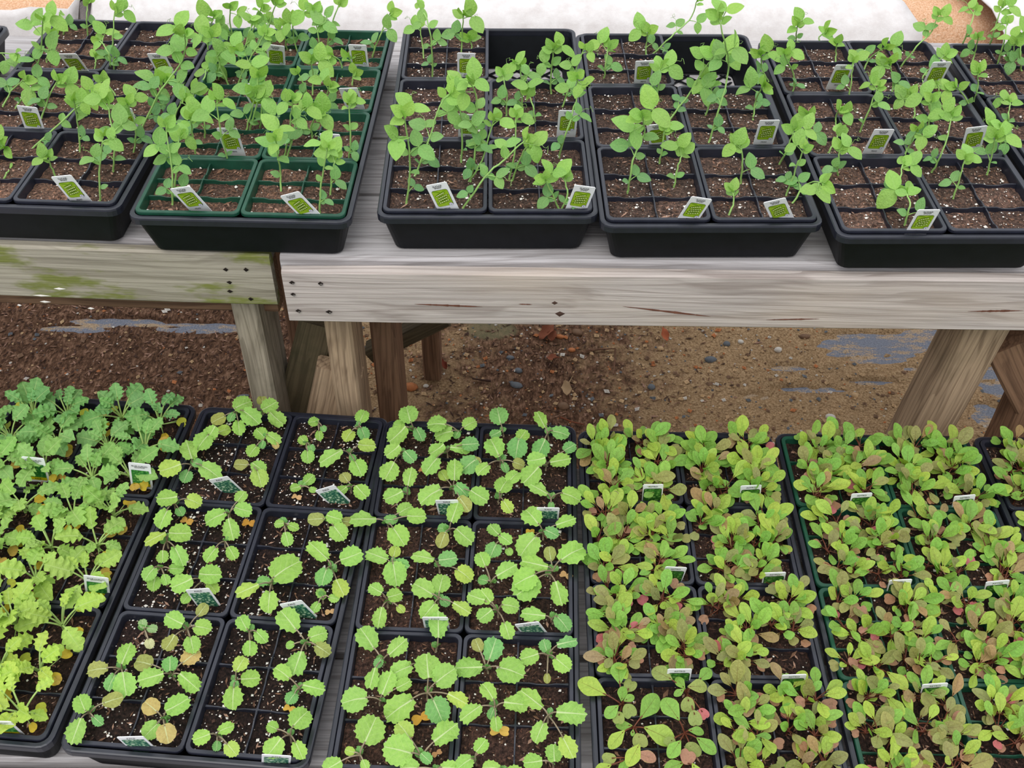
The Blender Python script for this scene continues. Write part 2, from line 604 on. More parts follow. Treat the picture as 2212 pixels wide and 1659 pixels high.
# weed fabric sheets under the sand
def sheet(name, x0, x1, y0, y1, z, label):
    v, f = [], []
    n, k = 24, 8
    for j in range(k+1):
        for i in range(n+1):
            x, y = x0+(x1-x0)*i/n, y0+(y1-y0)*j/k
            v.append((x, y, z+.002*noise.noise(Vector((x*11, y*11, 5)))))
    for j in range(k):
        for i in range(n):
            a = j*(n+1)+i
            f.append((a, a+1, a+n+2, a+n+1))
    o = ob(name, mesh(name, v, f, [M_MAT], smooth=True))
    return tag(o, label, 'weed fabric')


sheet('weed_fabric', -1.2, -.42, 1.62, 2.0, .003, 'gray weed fabric showing through mulch behind the mossy board')
sheet('weed_fabric', .24, 1.5, 1.42, 2.05, .003, 'gray weed fabric half buried in sand by the right leg')

# raised sand bed behind the benches
v, f, c = [], [], []
n = 60
prof = [(BED_Y-.03, .0), (BED_Y-.02, .2), (BED_Y, .38), (BED_Y+.03, .45), (BED_Y+.12, .465), (2.8, .47), (4.6, .47)]
for (yy, zz) in prof:
    for i in range(n+1):
        x = -2.6+5.5*i/n
        v.append((x, yy+.02*noise.noise(Vector((x*5, zz*9, 1))), zz+.012*noise.noise(Vector((x*6, yy*6, 2)))*(zz > .1)))
        c.append((0, 0, 1, 1))
for j in range(len(prof)-1):
    for i in range(n):
        a = j*(n+1)+i
        f.append((a, a+1, a+n+2, a+n+1))
bm_ = mesh('sand_bed', v, f, [M_GROUND], smooth=True)
ca = bm_.color_attributes.new('cover', 'FLOAT_COLOR', 'POINT')
for i, q in enumerate(c):
    ca.data[i].color = q
tag(ob('sand_bed', bm_), 'raised bed of orange sand behind the upper bench', 'sand bed', None, 'structure')


def cover(label, xa, xb, back, skew):
    """a sheet lying on the bed and hanging over its front; back(x) = how far it reaches behind the edge"""
    v, f = [], []
    nn, kk = 60, 26
    for i in range(nn+1):
        s = i/nn
        for j in range(kk+1):
            t = j/kk
            x = xa(t)+(xb(t)-xa(t))*s
            L = .30+back(x)
            d = t*L
            wv = .012*noise.noise(Vector((x*7, t*3, 4)))+.006*noise.noise(Vector((x*22, t*6, 8)))
            if d < .30:
                yy, zz = BED_Y-.10+d*.22+wv*1.4-.02, .20+d*.92
            else:
                q = d-.30
                yy, zz = BED_Y-.054+q+wv, .476+min(q, .08)*.25+.008+abs(wv)*1.3
            v.append((x, yy, zz))
    for i in range(nn):
        for j in range(kk):
            a = i*(kk+1)+j
            f.append((a, a+1, a+kk+2, a+kk+1))
    o = ob('row_cover', mesh('row_cover', v, f, [M_CLOTH], smooth=True))
    md = o.modifiers.new('t', 'SOLIDIFY')
    md.thickness = .003
    return tag(o, label, 'cloth', 'white row covers')


xl = onZ(165, 20, .49).x
cover('long white row cover sheet spread behind the upper bench trays', lambda t: -1.9, lambda t: onZ(1985-95*min(3, max(0, (t-.14)/.12)), 60, .45).x, lambda x: .006+1.6*min(1, max(0, (x-xl+.015)/.03)), 0)
cover('crumpled white row cover end beyond the sand at the right', lambda t: onZ(2150-75*min(3, max(0, (t-.18)/.15)), 60, .45).x, lambda t: 1.9, lambda x: 1.2, 0)

# ------------------------------------------------------------------ benches
def board(name, parent, x0, x1, y0, y1, z0, z1, m, rot=None):
    """board with worn, slightly uneven edges; local origin at its centre, grain along local X"""
    lx, ly, lz = x1-x0, y1-y0, z1-z0
    b = min(.004, ly*.2, lz*.2)
    mb = MB()
    rings = []
    K = 14
    for i in range(K+1):
        x = -lx/2+lx*i/K
        w = .0012*noise.noise(Vector((x*6, y0*30, z0*30)))
        hy, hz = ly/2, lz/2
        if i in (0, K):
            hy -= .001
            hz -= .001
        rings.append([(x, -hy+b, -hz+w), (x, hy-b, -hz+w), (x, hy, -hz+b), (x, hy, hz-b+w), (x, hy-b, hz+w), (x, -hy+b, hz+w), (x, -hy, hz-b), (x, -hy, -hz+b)])
    mb.loft(rings, cap0=True, cap1=True)
    M = Matrix.Translation(((x0+x1)/2, (y0+y1)/2, (z0+z1)/2))
    return ob(name, mb.build(name, [m]), parent, M)


def beam(name, parent, a, b, w, t, m, org):
    """board from point a to b; w = width along world X, t = depth along Y"""
    a, b = Vector(a), Vector(b)
    d = (b-a)
    L = d.length
    ex = d.normalized()
    ey = Vector((1, 0, 0))
    ey = (ey-ex*ey.dot(ex)).normalized()
    ez = ex.cross(ey)
    mb = MB()
    bv = .004
    rings = []
    for i in range(5):
        x = -L/2+L*i/4
        hy, hz = w/2, t/2
        rings.append([(x, -hy+bv, -hz), (x, hy-bv, -hz), (x, hy, -hz+bv), (x, hy, hz-bv), (x, hy-bv, hz), (x, -hy+bv, hz), (x, -hy, hz-bv), (x, -hy, -hz+bv)])
    mb.loft(rings, cap0=True, cap1=True)
    c = (a+b)/2-org
    M = Matrix(((ex.x, ey.x, ez.x, c.x), (ex.y, ey.y, ez.y, c.y), (ex.z, ey.z, ez.z, c.z), (0, 0, 0, 1)))
    return ob(name, mb.build(name, [m]), parent, M)


TOP = RIM_U-.0632        # bench top
BR = Vector((0, 1.080, 0))
bench = empty('potting_bench', BR, 'weathered gray wooden bench holding the black pea trays', 'bench')
BX0, BX1 = -.302, 1.7
for (a, b_, dx) in ((1.0950, 1.243, 0), (1.252, 1.397, .012), (1.405, 1.549, -.01), (1.557, 1.745, .006)):
    board('plank', bench, BX0+dx, BX1, a-1.080, b_-1.080, TOP-.030, TOP, M_TOP)
fas = board('fascia', bench, BX0+.004, BX1, -.004, .0135, TOP-.095, TOP-.008, M_GRAY)
FZ = TOP-.0515
FC = Vector(((BX0+.004+BX1)/2, 1.08475, FZ))


def on_fascia(px, py):
    p = onY(px, py, 1.0755)
    return p-FC


def disc(mb, c, r, y, n=8, mi=0, sq=1):
    mb.add([(c.x+r*math.cos(2*math.pi*k/n), y, c.z+sq*r*math.sin(2*math.pi*k/n)) for k in range(n)], [tuple(range(n))], mi)


for (px, py) in ((631, 611), (692, 613), (633, 636), (644, 672), (711, 674)):
    c = on_fascia(px, py)
    mb = MB()
    mb.lump((0, 0, 0), .0042, .0015, .0032, 0)
    mb.lump((.0012, -.001, -.001), .0022, .0012, .0018, 1)
    ob('screw', mb.build('screw', [M_HOLE, M_METAL]), fas, Matrix.Translation((c.x, -.0090, c.z)))
for (px, py, r) in ((1198, 655, .003), (1209, 678, .005)):
    c = on_fascia(px, py)
    mb = MB()
    mb.lump((0, 0, 0), r*1.3, .001, r, 0)
    ob('knot', mb.build('knot', [M_CHIP3]), fas, Matrix.Translation((c.x, -.0088, c.z)))
for (x0, y0, x1, y1, w) in ((895, 657, 1042, 663, .0016), (1345, 662, 1535, 684, .0016), (1655, 691, 1770, 689, .0014), (2090, 673, 2212, 671, .0016), (1120, 657, 1150, 658, .0008)):
    a, b_ = on_fascia(x0, y0), on_fascia(x1, y1)
    mb = MB()
    K = 12
    for i in range(K):
        t0, t1 = i/K, (i+1)/K
        w0, w1 = w*math.sin(math.pi*t0)*U(.6, 1.3)+1e-4, w*math.sin(math.pi*t1)*U(.6, 1.3)+1e-4
        p, q = a.lerp(b_, t0), a.lerp(b_, t1)
        mb.add([(p.x, -.0092, p.z-w0), (q.x, -.0092, q.z-w1), (q.x, -.0092, q.z+w1), (p.x, -.0092, p.z+w0)], [(0, 1, 2, 3)])
    ob('crack', mb.build('crack', [M_CRACK]), fas, Matrix.Identity(4))


def leg(par, org, px, py, y, w, t, m, lean=0, name='leg', zt=None, zb=0.0):
    """an upright board whose front face meets pixel column px at row py, front face at depth y"""
    p = onY(px, py, y)
    zt = TOP-.03 if zt is None else zt
    x_at = lambda z: p.x+lean*(p.z-z)
    beam(name, par, (x_at(zt), y+t/2, zt), (x_at(zb), y+t/2, zb), w, t, m, org)


leg(bench, BR, 728, 697, 1.131, .038, .089, M_LEG)
leg(bench, BR, 824, 700, 1.23, .038, .089, M_BROWN)
leg(bench, BR, 927, 702, 1.60, .036, .06, M_BROWN)
leg(bench, BR, 2128, 728, 1.131, .064, .07, M_LEG, lean=-.10)
leg(bench, BR, 2300, 760, 1.14, .05, .06, M_BROWN)
p0, p1 = onY(2168, 735, 1.16), onY(2250, 905, 1.16)
beam('brace', bench, p0, p1, .06, .038, M_BROWN, BR)
p0, p1 = onY(890, 716, 1.42), onY(800, 760, 1.42)
beam('brace', bench, p0+(p0-p1)*.8, p1, .03, .038, M_DARK, BR)
p0, p1 = onY(735, 790, 1.17), onY(690, 990, 1.17)
beam('brace', bench, p0, p1, .07, .03, M_LEG, BR)
board('joist', bench, BX0+.02, BX1, .0145, .050, TOP-.088, TOP-.031, M_BROWN)

yawL = math.radians(-2.3)
pL = onY(590, 605, 1.104)
BL = Vector((pL.x, 1.108, 0))
mbench = empty('mossy_bench', BL, 'older wooden bench with green moss on its front board', 'bench', rz=yawL)
for (a, b_) in ((.0135, .15), (.158, .30), (.308, .45), (.458, .60)):
    board('plank', mbench, -1.3, -.004, a, b_, TOP-.030, TOP, M_TOP)
mf = board('fascia', mbench, -1.3, 0, -.004, .0125, TOP-.090, TOP-.004, M_MOSSY)
mf['label'] = 'mossy green front board'
board('joist', mbench, -1.3, -.02, .055, .090, TOP-.152, TOP-.031, M_BROWN)
inv = (Matrix.Translation(BL) @ Matrix.Rotation(yawL, 4, 'Z')).inverted()


def beamL(name, a, b_, w, t, m):
    beam(name, mbench, inv @ Vector(a), inv @ Vector(b_), w, t, m, Vector((0, 0, 0)))


p = onY(530, 668, 1.137)
beamL('leg', (p.x, 1.183, TOP-.03), (p.x, 1.183, 0), .038, .089, M_LEGG)
p = onY(640, 700, 1.45)
beamL('leg', (p.x, 1.5, TOP-.03), (p.x, 1.5, 0), .038, .089, M_BROWN)
p0, p1 = onY(690, 690, 1.21), onY(638, 885, 1.21)
beamL('brace', p0, p1+(p1-p0)*.6, .058, .03, M_DARK)
for (px, py) in ((492, 573), (535, 572), (545, 635), (500, 620), (648-148, 600)):
    q = inv @ onY(px, py, 1.116)
    mb = MB()
    mb.lump((0, 0, 0), .004, .0015, .003, 0)
    ob('screw', mb.build('screw', [M_HOLE]), mf, Matrix.Translation((q.x+.65, -.0085, q.z-(TOP-.047))))
for (px, py, sx) in ((102, 616, .013), (142, 600, .008), (110, 629, .008), (55, 638, .004), (210, 641, .005)):
    q = inv @ onY(px, py, 1.14)
    mb = MB()
    mb.lump((0, 0, 0), sx, .0008, .0022, 0)
    ob('scuff', mb.build('scuff', [M_PERL]), mf, Matrix.Translation((q.x+.65, -.0085, q.z-(TOP-.047))))

LT = RIM_L-.062
LB = Vector((0, .4, 0))
lbench = empty('low_bench', LB, 'low wooden bench under the kale and arugula trays', 'bench')
for (a, b_) in ((-.12, .02), (.03, .17), (.18, .32), (.33, .47), (.48, .645)):
    board('plank', lbench, -1.2, 1.5, a, b_, LT-.038, LT, M_TOP)
for (x, y) in ((-1.0, .0), (0.0, .0), (1.2, .0), (-1.0, .59), (0.0, .59), (1.2, .59)):
    board('leg', lbench, x-.045, x+.045, y, y+.045, 0.0, LT-.039, M_LEGG)

# ------------------------------------------------------------------ trays and cell packs
TW, TD = .279, .543
ORD = {}
TRAYS = {
    'U0': (-.972, 1.09, -1.5, 3, 'leftmost upper tray'),
    'U1': (-.635, 1.108, -2.0, 3, 'second upper tray'),
    'U2': (-.3423, 1.0843, -.98, 4, 'green-celled upper tray'),
    'U3': (-.0329, 1.0977, 1.14, 3, 'fourth upper tray'),
    'U4': (.2471, 1.0842, 1.34, 3, 'fifth upper tray'),
    'U5': (.5366, 1.0664, 1.23, 3, 'sixth upper tray'),
    'U6': (.827, 1.062, .9, 3, 'rightmost upper tray'),
    'L1': (-.642, .572, -4.3, 3, 'leftmost lower tray'),
    'L2': (-.3559, .5502, -4.1, 3, 'second lower tray'),
    'L3': (-.0596, .5313, -1.49, 3, 'third lower tray'),
    'L4': (.2325, .5177, -.28, 4, 'fourth lower tray'),
    'L5': (.5165, .5165, -.2, 4, 'green-celled lower tray'),
    'L6': (.803, .515, 0, 4, 'rightmost lower tray'),
}
TLAB = {
    'U0': 'black tray at far left of upper bench, mostly out of frame',
    'U1': 'black pea tray on the mossy bench, second from left',
    'U2': 'black tray with green cell packs of peas on upper bench',
    'U3': 'black pea tray right of green-celled one, back right bay empty',
    'U4': 'black pea tray in upper row, fifth from left, one bay empty',
    'U5': 'black pea tray in upper row, sixth from left, all bays full',
    'U6': 'black pea tray cut off at the right end of upper bench',
    'L1': 'black tray of curly kale at the left of low bench',
    'L2': 'black kale tray with sparse seedlings and white-flecked soil',
    'L3': 'black kale tray between sparse kale tray and arugula tray',
    'L4': 'black arugula tray right of the kale trays',
    'L5': 'black tray with green cell packs of arugula on low bench',
    'L6': 'black arugula tray cut off at the right of low bench',
}
PW, EDGE = .1312, .0078


def tray_mats():
    mb = MB()
    c = TD/2
    # outer lip, rolled over
    mb.loft([rrect(TW-.006, TD-.006, .014, -.0105, 0, c), rrect(TW-.001, TD-.001, .015, -.0105, 0, c), rrect(TW, TD, .016, -.003, 0, c),
             rrect(TW-.001, TD-.001, .0155, -.0008, 0, c), rrect(TW-.004, TD-.004, .015, 0, 0, c), rrect(TW-.012, TD-.012, .012, 0, 0, c), rrect(TW-.014, TD-.014, .011, -.002, 0, c), rrect(TW-.0145, TD-.0145, .011, -.012, 0, c)])
    rim = mb.build('tray_rim', [M_RIM])
    b1 = MB()
    b1.loft([rrect(TW-.010, TD-.010, .012, -.0095, 0, c), rrect(TW-.014, TD-.014, .011, -.012, 0, c), rrect(TW-.036, TD-.036, .012, -.060, 0, c), rrect(TW-.040, TD-.040, .012, -.062, 0, c)])
    b1.loft([rrect(TW-.0165, TD-.0165, .011, -.010, 0, c), rrect(TW-.040, TD-.040, .012, -.058, 0, c)])
    body = b1.build('tray_wall', [M_TRAY])
    b2 = MB()
    b2.loft([rrect(TW-.040, TD-.040, .012, -.0615, 0, c)], cap0=True)
    floor_ = b2.build('tray_bottom', [M_TRAY])
    b3 = MB()
    w2, l2 = (TW-.050)/2, TD-.050
    y0 = .025
    st = .030
    for k in range(-20, 40):
        for s in (1, -1):
            # diagonal bar clipped to the rectangle
            xa, ya = (-w2, y0+k*st) if s > 0 else (w2, y0+k*st)
            t0, t1 = 0.0, 2*w2
            ys, ye = ya, ya+2*w2
            lo, hi = max(ys, y0), min(ye, y0+l2)
            if hi-lo < .004:
                continue
            x_0, x_1 = xa+s*(lo-ya), xa+s*(hi-ya)
            h = .0014
            b3.add([(x_0-h*1.4, lo, -.0595), (x_0+h*1.4, lo, -.0595), (x_1+h*1.4, hi, -.0595), (x_1-h*1.4, hi, -.0595),
                    (x_0-h*1.4, lo, -.0615), (x_0+h*1.4, lo, -.0615), (x_1+h*1.4, hi, -.0615), (x_1-h*1.4, hi, -.0615)],
                   [(0, 1, 2, 3), (0, 4, 5, 1), (3, 2, 6, 7), (1, 5, 6, 2), (0, 3, 7, 4)])
    lat = b3.build('tray_lattice', [M_TRAY])
    return rim, body, floor_, lat


TR = tray_mats()


def pack_geom(nrow):
    PL = (TD-2*EDGE)/nrow-.0012
    out = {}
    fl = .0052
    r = .009
    for green in (0, 1):
        m = M_PACKG if green else M_PACK
        mb = MB()
        mb.loft([rrect(PW, PL, r, -.0045), rrect(PW, PL, r, -.001), rrect(PW-.001, PL-.001, r, 0), rrect(PW-2*fl+.0012, PL-2*fl+.0012, r-.002, 0),
                 rrect(PW-2*fl, PL-2*fl, r-.0025, -.0012), rrect(PW-2*fl-.003, PL-2*fl-.003, r-.003, -.024)])
        out['rim', green] = mb.build('pack_rim', [m], False)
        # dividers with scooped notches
        iw, il = PW-2*fl-.001, PL-2*fl-.001
        db = MB()

        def wall(ax, at, a, b):
            K = 8
            th = .0008
            prev = None
            for i in range(K+1):
                t = i/K
                q = a+(b-a)*t
                mid = abs(t-.5)*2
                top = -.0058-.0022*max(0, 1-(mid/.5)**4) if abs(b-a) > .02 else -.0055
                th_ = th*(1+1.6*max(0, mid-.8)*5*.5)
                cur = [(at-th_, q, top), (at+th_, q, top), (at+th_*1.5, q, -.024), (at-th_*1.5, q, -.024)]
                if ax:
                    cur = [(y_, x_, z_) for (x_, y_, z_) in cur]
                if prev:
                    db.add(prev+cur, [(0, 1, 5, 4), (1, 2, 6, 5), (3, 0, 4, 7)])
                prev = cur
        ys = [-il/2, -il/6, il/6, il/2]
        for k in range(3):
            wall(0, 0, ys[k], ys[k+1])
        for yy in ys[1:3]:
            wall(1, yy, -iw/2, 0)
            wall(1, yy, 0, iw/2)
            s_ = .0042
            z = -.0052
            db.add([(s_, yy, z), (.0012, yy+.0012, z), (0, yy+s_, z), (-.0012, yy+.0012, z), (-s_, yy, z), (-.0012, yy-.0012, z), (0, yy-s_, z), (.0012, yy-.0012, z)],
                   [tuple(range(8))])
        out['div', green] = db.build('cell_divider', [m])
    cw, cl = iw/2-.0012, il/3-.0012
    cells = [(sx*iw/4, yy) for yy in (il/3, 0, -il/3) for sx in (-1, 1)]
    soils = []
    for k in range(6):
        v, f = [], []
        nxx, nyy = 12, 9
        for j in range(nyy+1):
            for i in range(nxx+1):
                x, y = -cw/2+cw*i/nxx, -cl/2+cl*j/nyy
                z = .0028*noise.noise(Vector((x*90+k*5, y*90, k)))+.0016*noise.noise(Vector((x*260, y*260+k*3, k)))
                v.append((x, y, z))
        for j in range(nyy):
            for i in range(nxx):
                a = j*(nxx+1)+i
                f.append((a, a+1, a+nxx+2, a+nxx+1))
        soils.append(mesh('soil', v, f, [M_SOIL], smooth=True))
    perl, bark = {}, {}
    for dens in (3, 8, 15, 24):
        for k in range(3):
            mb = MB()
            for (cx, cy) in cells:
                for _ in range(int(dens*U(.6, 1.4))):
                    s = U(.0007, .0016)*(1.7 if U(0, 1) < .16 else 1)
                    mb.lump((cx+U(-.47, .47)*cw, cy+U(-.47, .47)*cl, .0012+U(0, .001)), s, s*U(.7, 1.2), s*.8, 0, U(0, 3))
            perl[dens, k] = mb.build('perlite', [M_PERL])
    for k in range(3):
        mb = MB()
        for (cx, cy) in cells:
            for _ in range(22):
                a = U(0, 6.28)
                L, w = U(.0015, .005), U(.0006, .0016)
                if U(0, 1) < .06:
                    L, w = L*1.9, w*1.7
                x, y = cx+U(-.43, .43)*cw, cy+U(-.43, .43)*cl
                mb.lump((x, y, .001+U(0, .0012)), L, w, U(.0004, .0009), RND.choice((0, 0, 1, 2)), a)
        bark[k] = mb.build('bark_chips', [M_CHIP, M_CHIP2, M_CHIP3])
    out.update(PL=PL, cells=cells, cw=cw, cl=cl, soils=soils, perl=perl, bark=bark)
    return out


PG = {3: pack_geom(3), 4: pack_geom(4)}
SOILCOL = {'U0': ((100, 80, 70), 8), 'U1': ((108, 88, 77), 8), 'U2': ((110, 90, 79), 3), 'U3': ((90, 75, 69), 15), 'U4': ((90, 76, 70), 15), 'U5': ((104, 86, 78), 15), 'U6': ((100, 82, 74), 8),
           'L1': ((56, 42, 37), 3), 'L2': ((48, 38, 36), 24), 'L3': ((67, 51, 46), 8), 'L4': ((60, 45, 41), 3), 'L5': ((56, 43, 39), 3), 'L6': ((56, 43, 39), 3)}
SDEPTH = {'U': .0125, 'L': .0105}
ROWN = {3: ('back', 'middle', 'front'), 4: ('back', 'second-row', 'third-row', 'front')}
EMPTY_BAY = {('U3', 0, 1), ('U4', 0, 1)}
TM = {}
for key, (tx, ty, yaw, nrow, nm) in TRAYS.items():
    z = RIM_U if key[0] == 'U' else RIM_L
    T = empty('nursery_tray', (tx, ty, z-.062), TLAB[key], 'tray', 'nursery trays', math.radians(yaw))
    M0 = Matrix.Translation((0, 0, .062))
    ob('rim', TR[0], T, M0)
    ob('wall', TR[1], T, M0)
    if key in ('U3', 'U4'):
        ob('lattice_bottom', TR[3], T, M0)
    else:
        ob('bottom', TR[2], T, M0)
    TM[key] = Matrix.Translation((tx, ty, z)) @ Matrix.Rotation(math.radians(yaw), 4, 'Z')
    g = PG[nrow]
    lift = .004 if key[0] == 'U' else .0025
    green = 1 if key in ('U2', 'L5') else 0
    sc, dens = SOILCOL[key]
    for r in range(nrow):
        for c in range(2):
            if (key, r, c) in EMPTY_BAY:
                continue
            lx = (-1 if c == 0 else 1)*(PW/2+.0006)
            ly = TD-EDGE-(r+.5)*(TD-2*EDGE)/nrow
            wp = TM[key] @ Vector((lx, ly, lift))
            bay = '%s %s' % (ROWN[nrow][r], 'left' if c == 0 else 'right')
            P = empty('cell_pack', wp, '%s plastic six-cell pack in %s bay, %s' % ('green' if green else 'charcoal', bay, nm), 'cell pack', 'six-cell packs', math.radians(yaw+U(-.25, .25)))
            ob('rim', g['rim', green], P)
            ob('divider', g['div', green], P)
            dz = SDEPTH[key[0]]
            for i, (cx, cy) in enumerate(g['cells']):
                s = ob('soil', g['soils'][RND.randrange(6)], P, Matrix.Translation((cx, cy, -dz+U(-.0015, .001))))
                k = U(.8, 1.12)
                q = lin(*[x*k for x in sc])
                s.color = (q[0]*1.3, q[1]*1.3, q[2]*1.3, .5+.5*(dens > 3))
            o = ob('perlite', g['perl'][dens, RND.randrange(3)], P, Matrix.Translation((0, 0, -dz)))
            o['kind'] = 'stuff'
            o = ob('bark_chips', g['bark'][RND.randrange(3)], P, Matrix.Translation((0, 0, -dz)))
            o['kind'] = 'stuff'


def soil_z(key):
    return (RIM_U+.004-SDEPTH['U']) if key[0] == 'U' else (RIM_L+.0025-SDEPTH['L'])


def locate(P):
    """tray, pack row/col, cell row/col under a point"""
    best = None
    for key, M in TM.items():
        if (key[0] == 'U') != (P.z > .6):
            continue
        q = M.inverted() @ P
        d = max(abs(q.x)-TW/2, -q.y, q.y-TD, 0)
        if best is None or d < best[0]:
            best = (d, key, q)
    d, key, q = best
    n = TRAYS[key][3]
    t = min(.9999, max(0, (TD-EDGE-q.y)/(TD-2*EDGE)))*n
    r = int(t)
    cr = min(2, int((t-r)*3))
    c = 0 if q.x < 0 else 1
    qx = q.x+TW/4 if c == 0 else q.x-TW/4
    return key, r, c, cr, 0 if qx < 0 else 1


def where(loc):
    key, r, c, cr, cc = loc
    n = TRAYS[key][3]
    return '%s %s cell, %s %s pack, %s' % (ROWN[3][cr], ('left', 'right')[cc], ROWN[n][r], ('left', 'right')[c], TRAYS[key][4])


# ------------------------------------------------------------------ leaf shapes
def grid_leaf(name, wf, m, rows=9, cols=4, fold=.15, curl=.1, wave=0, wk=5, seed=0, twist=0, tip=False):
    v, f = [], []
    for j in range(rows+1):
        t = math.sin(math.pi/2*j/rows) if tip else j/rows
        for i in range(cols+1):
            s = -1+2*i/cols
            w = wf(t, s)
            x = s*w
            z = fold*abs(x)-curl*t*t+twist*s*t*.1
            if wave:
                z += wave*abs(s)**1.5*math.sin(wk*6.283*t+(1.7 if s > 0 else 0)+seed)
            v.append((x, t, z))
    for j in range(rows):
        for i in range(cols):
            a = j*(cols+1)+i
            f.append((a, a+1, a+cols+2, a+cols+1))
    return mesh(name, v, f, [m], smooth=True)


def polar_leaf(name, m, teeth, amp, wx, seed, N=46, cup=.12, notch=0, tipn=0, rough=.04, base_in=.0):
    rr = random.Random(seed)
    v = [(0, .45, 0)]
    f = []
    N = teeth*4 if teeth > 5 else N
    jit = [rr.uniform(-1, 1) for _ in range(N)]
    rings = (.4, .75, 1.0)
    ph = rr.uniform(0, 6)
    for r in rings:
        for k in range(N):
            th = 2*math.pi*k/N
            e = 1.0
            fade = min(1, abs(math.pi-abs(th-math.pi))/.9)      # no teeth beside the petiole
            tri = (1.0, -.1, -1.0, -.35)[k % 4]*(1+.75*jit[(k//4) % N])
            e += fade*(amp*tri*r+rough*jit[k]*r)
            e -= notch*math.exp(-((min(th, 2*math.pi-th))/.28)**2)
            e -= tipn*math.exp(-((th-math.pi)/.3)**2)
            bx = 1-.28*base_in*(1+math.cos(th))
            x = wx*math.sin(th)*e*r*bx
            y = .45-(.5*math.cos(th)*e+.05*(math.cos(th)-1)*0)*r
            z = cup*(x*x*2+(y-.5)**2*.6)-.10*y*y+.035*math.sin(5*x*3+ph)*r+.03*math.sin(7*y+ph*2)*r+.03*math.sin(th*4+ph)*r*r
            v.append((x, y, z))
    for k in range(N):
        f.append((0, 1+k, 1+(k+1) % N))
    for q in range(len(rings)-1):
        for k in range(N):
            a, b = 1+q*N+k, 1+q*N+(k+1) % N
            f.append((a, a+N, b+N, b))
    return mesh(name, v, f, [m], smooth=True)


def w_pea(t, s):
    return .37*math.sin(math.pi*min(1, max(0, t))**.82)**.72+.002


def w_arug(t, s):
    return .016+.27*max(0, math.sin(math.pi*min(1, t**1.3)))**.5*(.3+.7*min(1, t*1.7))


def w_curl(k):
    def q(t, s):
        b = .30*math.sin(math.pi*t**.85)**.55*(.62+.38*min(1, t*1.8))+.015
        return b*(1+.20*math.cos(2*math.pi*(4.5*t+k+(.3 if s > 0 else 0))))
    return q


L_PEA = [grid_leaf('pea_leaflet', w_pea, M_PEA, 8, 4, fo, cu, wv, 1.5, k) for k, (fo, cu, wv) in enumerate(((.10, .10, .01), (.28, .16, .02), (.03, .22, .025), (.6, .12, .0)))]
L_KALE = [polar_leaf('kale_leaf', M_KALE, T, am, wx, sd_, notch=.10, base_in=bi) for (T, am, wx, sd_, bi) in ((15, .058, .46, 1, .3), (17, .05, .49, 2, .2), (13, .075, .44, 3, .5), (16, .065, .42, 5, .65), (11, .085, .38, 8, .9))]
L_ROUND = [polar_leaf('round_leaf', M_KALE, 11, .02, .46, 11, notch=.04, rough=.012), polar_leaf('round_leaf', M_KALE, 9, .025, .43, 12, notch=0, rough=.015, base_in=.3)]
L_CURL = [grid_leaf('curly_leaf', w_curl(k*.3), M_CURL, 20, 6, .25, .16+.05*k, .075, 3.3+.4*k, k*1.3) for k in range(4)]
L_ARUG = [grid_leaf('arugula_leaf', w_arug, M_ARUG, 9, 4, fo, cu, .015, 1.5, k, tip=True) for k, (fo, cu) in enumerate(((.15, .10), (.3, .22), (.05, .05), (.25, .3)))]
L_OVAL = [grid_leaf('oval_leaf', lambda t, s: .018+.265*max(0, math.sin(math.pi*min(1, t**1.1)))**.55*(.35+.65*min(1, t*1.9)), M_ARUG, 9, 4, fo, cu, .015, 1.5, k, tip=True) for k, (fo, cu) in enumerate(((.12, .12), (.25, .2)))]
L_COT = [polar_leaf('seed_leaf', M_COT, 3, 0, .56, 21, N=22, tipn=.32, rough=.0, base_in=.5), polar_leaf('seed_leaf', M_COT, 3, 0, .52, 22, N=22, tipn=.26, rough=.01, base_in=.6)]


def place(par, org, name, me, P, d, n, L, col, ws=1.0):
    d = d.normalized()
    n = (n-d*n.dot(d))
    if n.length < 1e-5:
        n = d.orthogonal()
    n.normalize()
    x = d.cross(n)
    q = P-org
    M = Matrix(((x.x*L*ws, d.x*L, n.x*L, q.x), (x.y*L*ws, d.y*L, n.y*L, q.y), (x.z*L*ws, d.z*L, n.z*L, q.z), (0, 0, 0, 1)))
    o = ob(name, me, par, M)
    o.color = col
    return o


def rv(a=1.0):
    return Vector((U(-a, a), U(-a, a), U(-a, a)))


def vary(c, a=.1):
    k = 1+U(-a, a)
    return (c[0]*k*(1+U(-a, a)*.6), c[1]*k, c[2]*k*(1+U(-a, a)), 1)


def bez(a, b, c, n=6):
    return [a*(1-t)**2+b*(2*t*(1-t))+c*t*t for t in [i/n for i in range(n+1)]]


PLANTS = []   # (empty, kind phrase, location, height, lean)

# ------------------------------------------------------------------ peas
PEA_HI, PEA_MID, PEA_LO = lin(156, 200, 98), lin(134, 182, 96), lin(114, 164, 110)


def tendril(mb, p, d, L):
    pts = []
    a = d.orthogonal().normalized()
    b = d.cross(a).normalized()
    for i in range(10):
        t = i/9
        k = t*t*6
        r = .004*t
        pts.append(p+d*(L*min(t, .75)*1.1)+a*(r*math.cos(k*1.6)-r)+b*(r*math.sin(k*1.6))+UP*(.004*math.sin(3*t)))
    mb.tube(pts, .00038, .0003, 3)


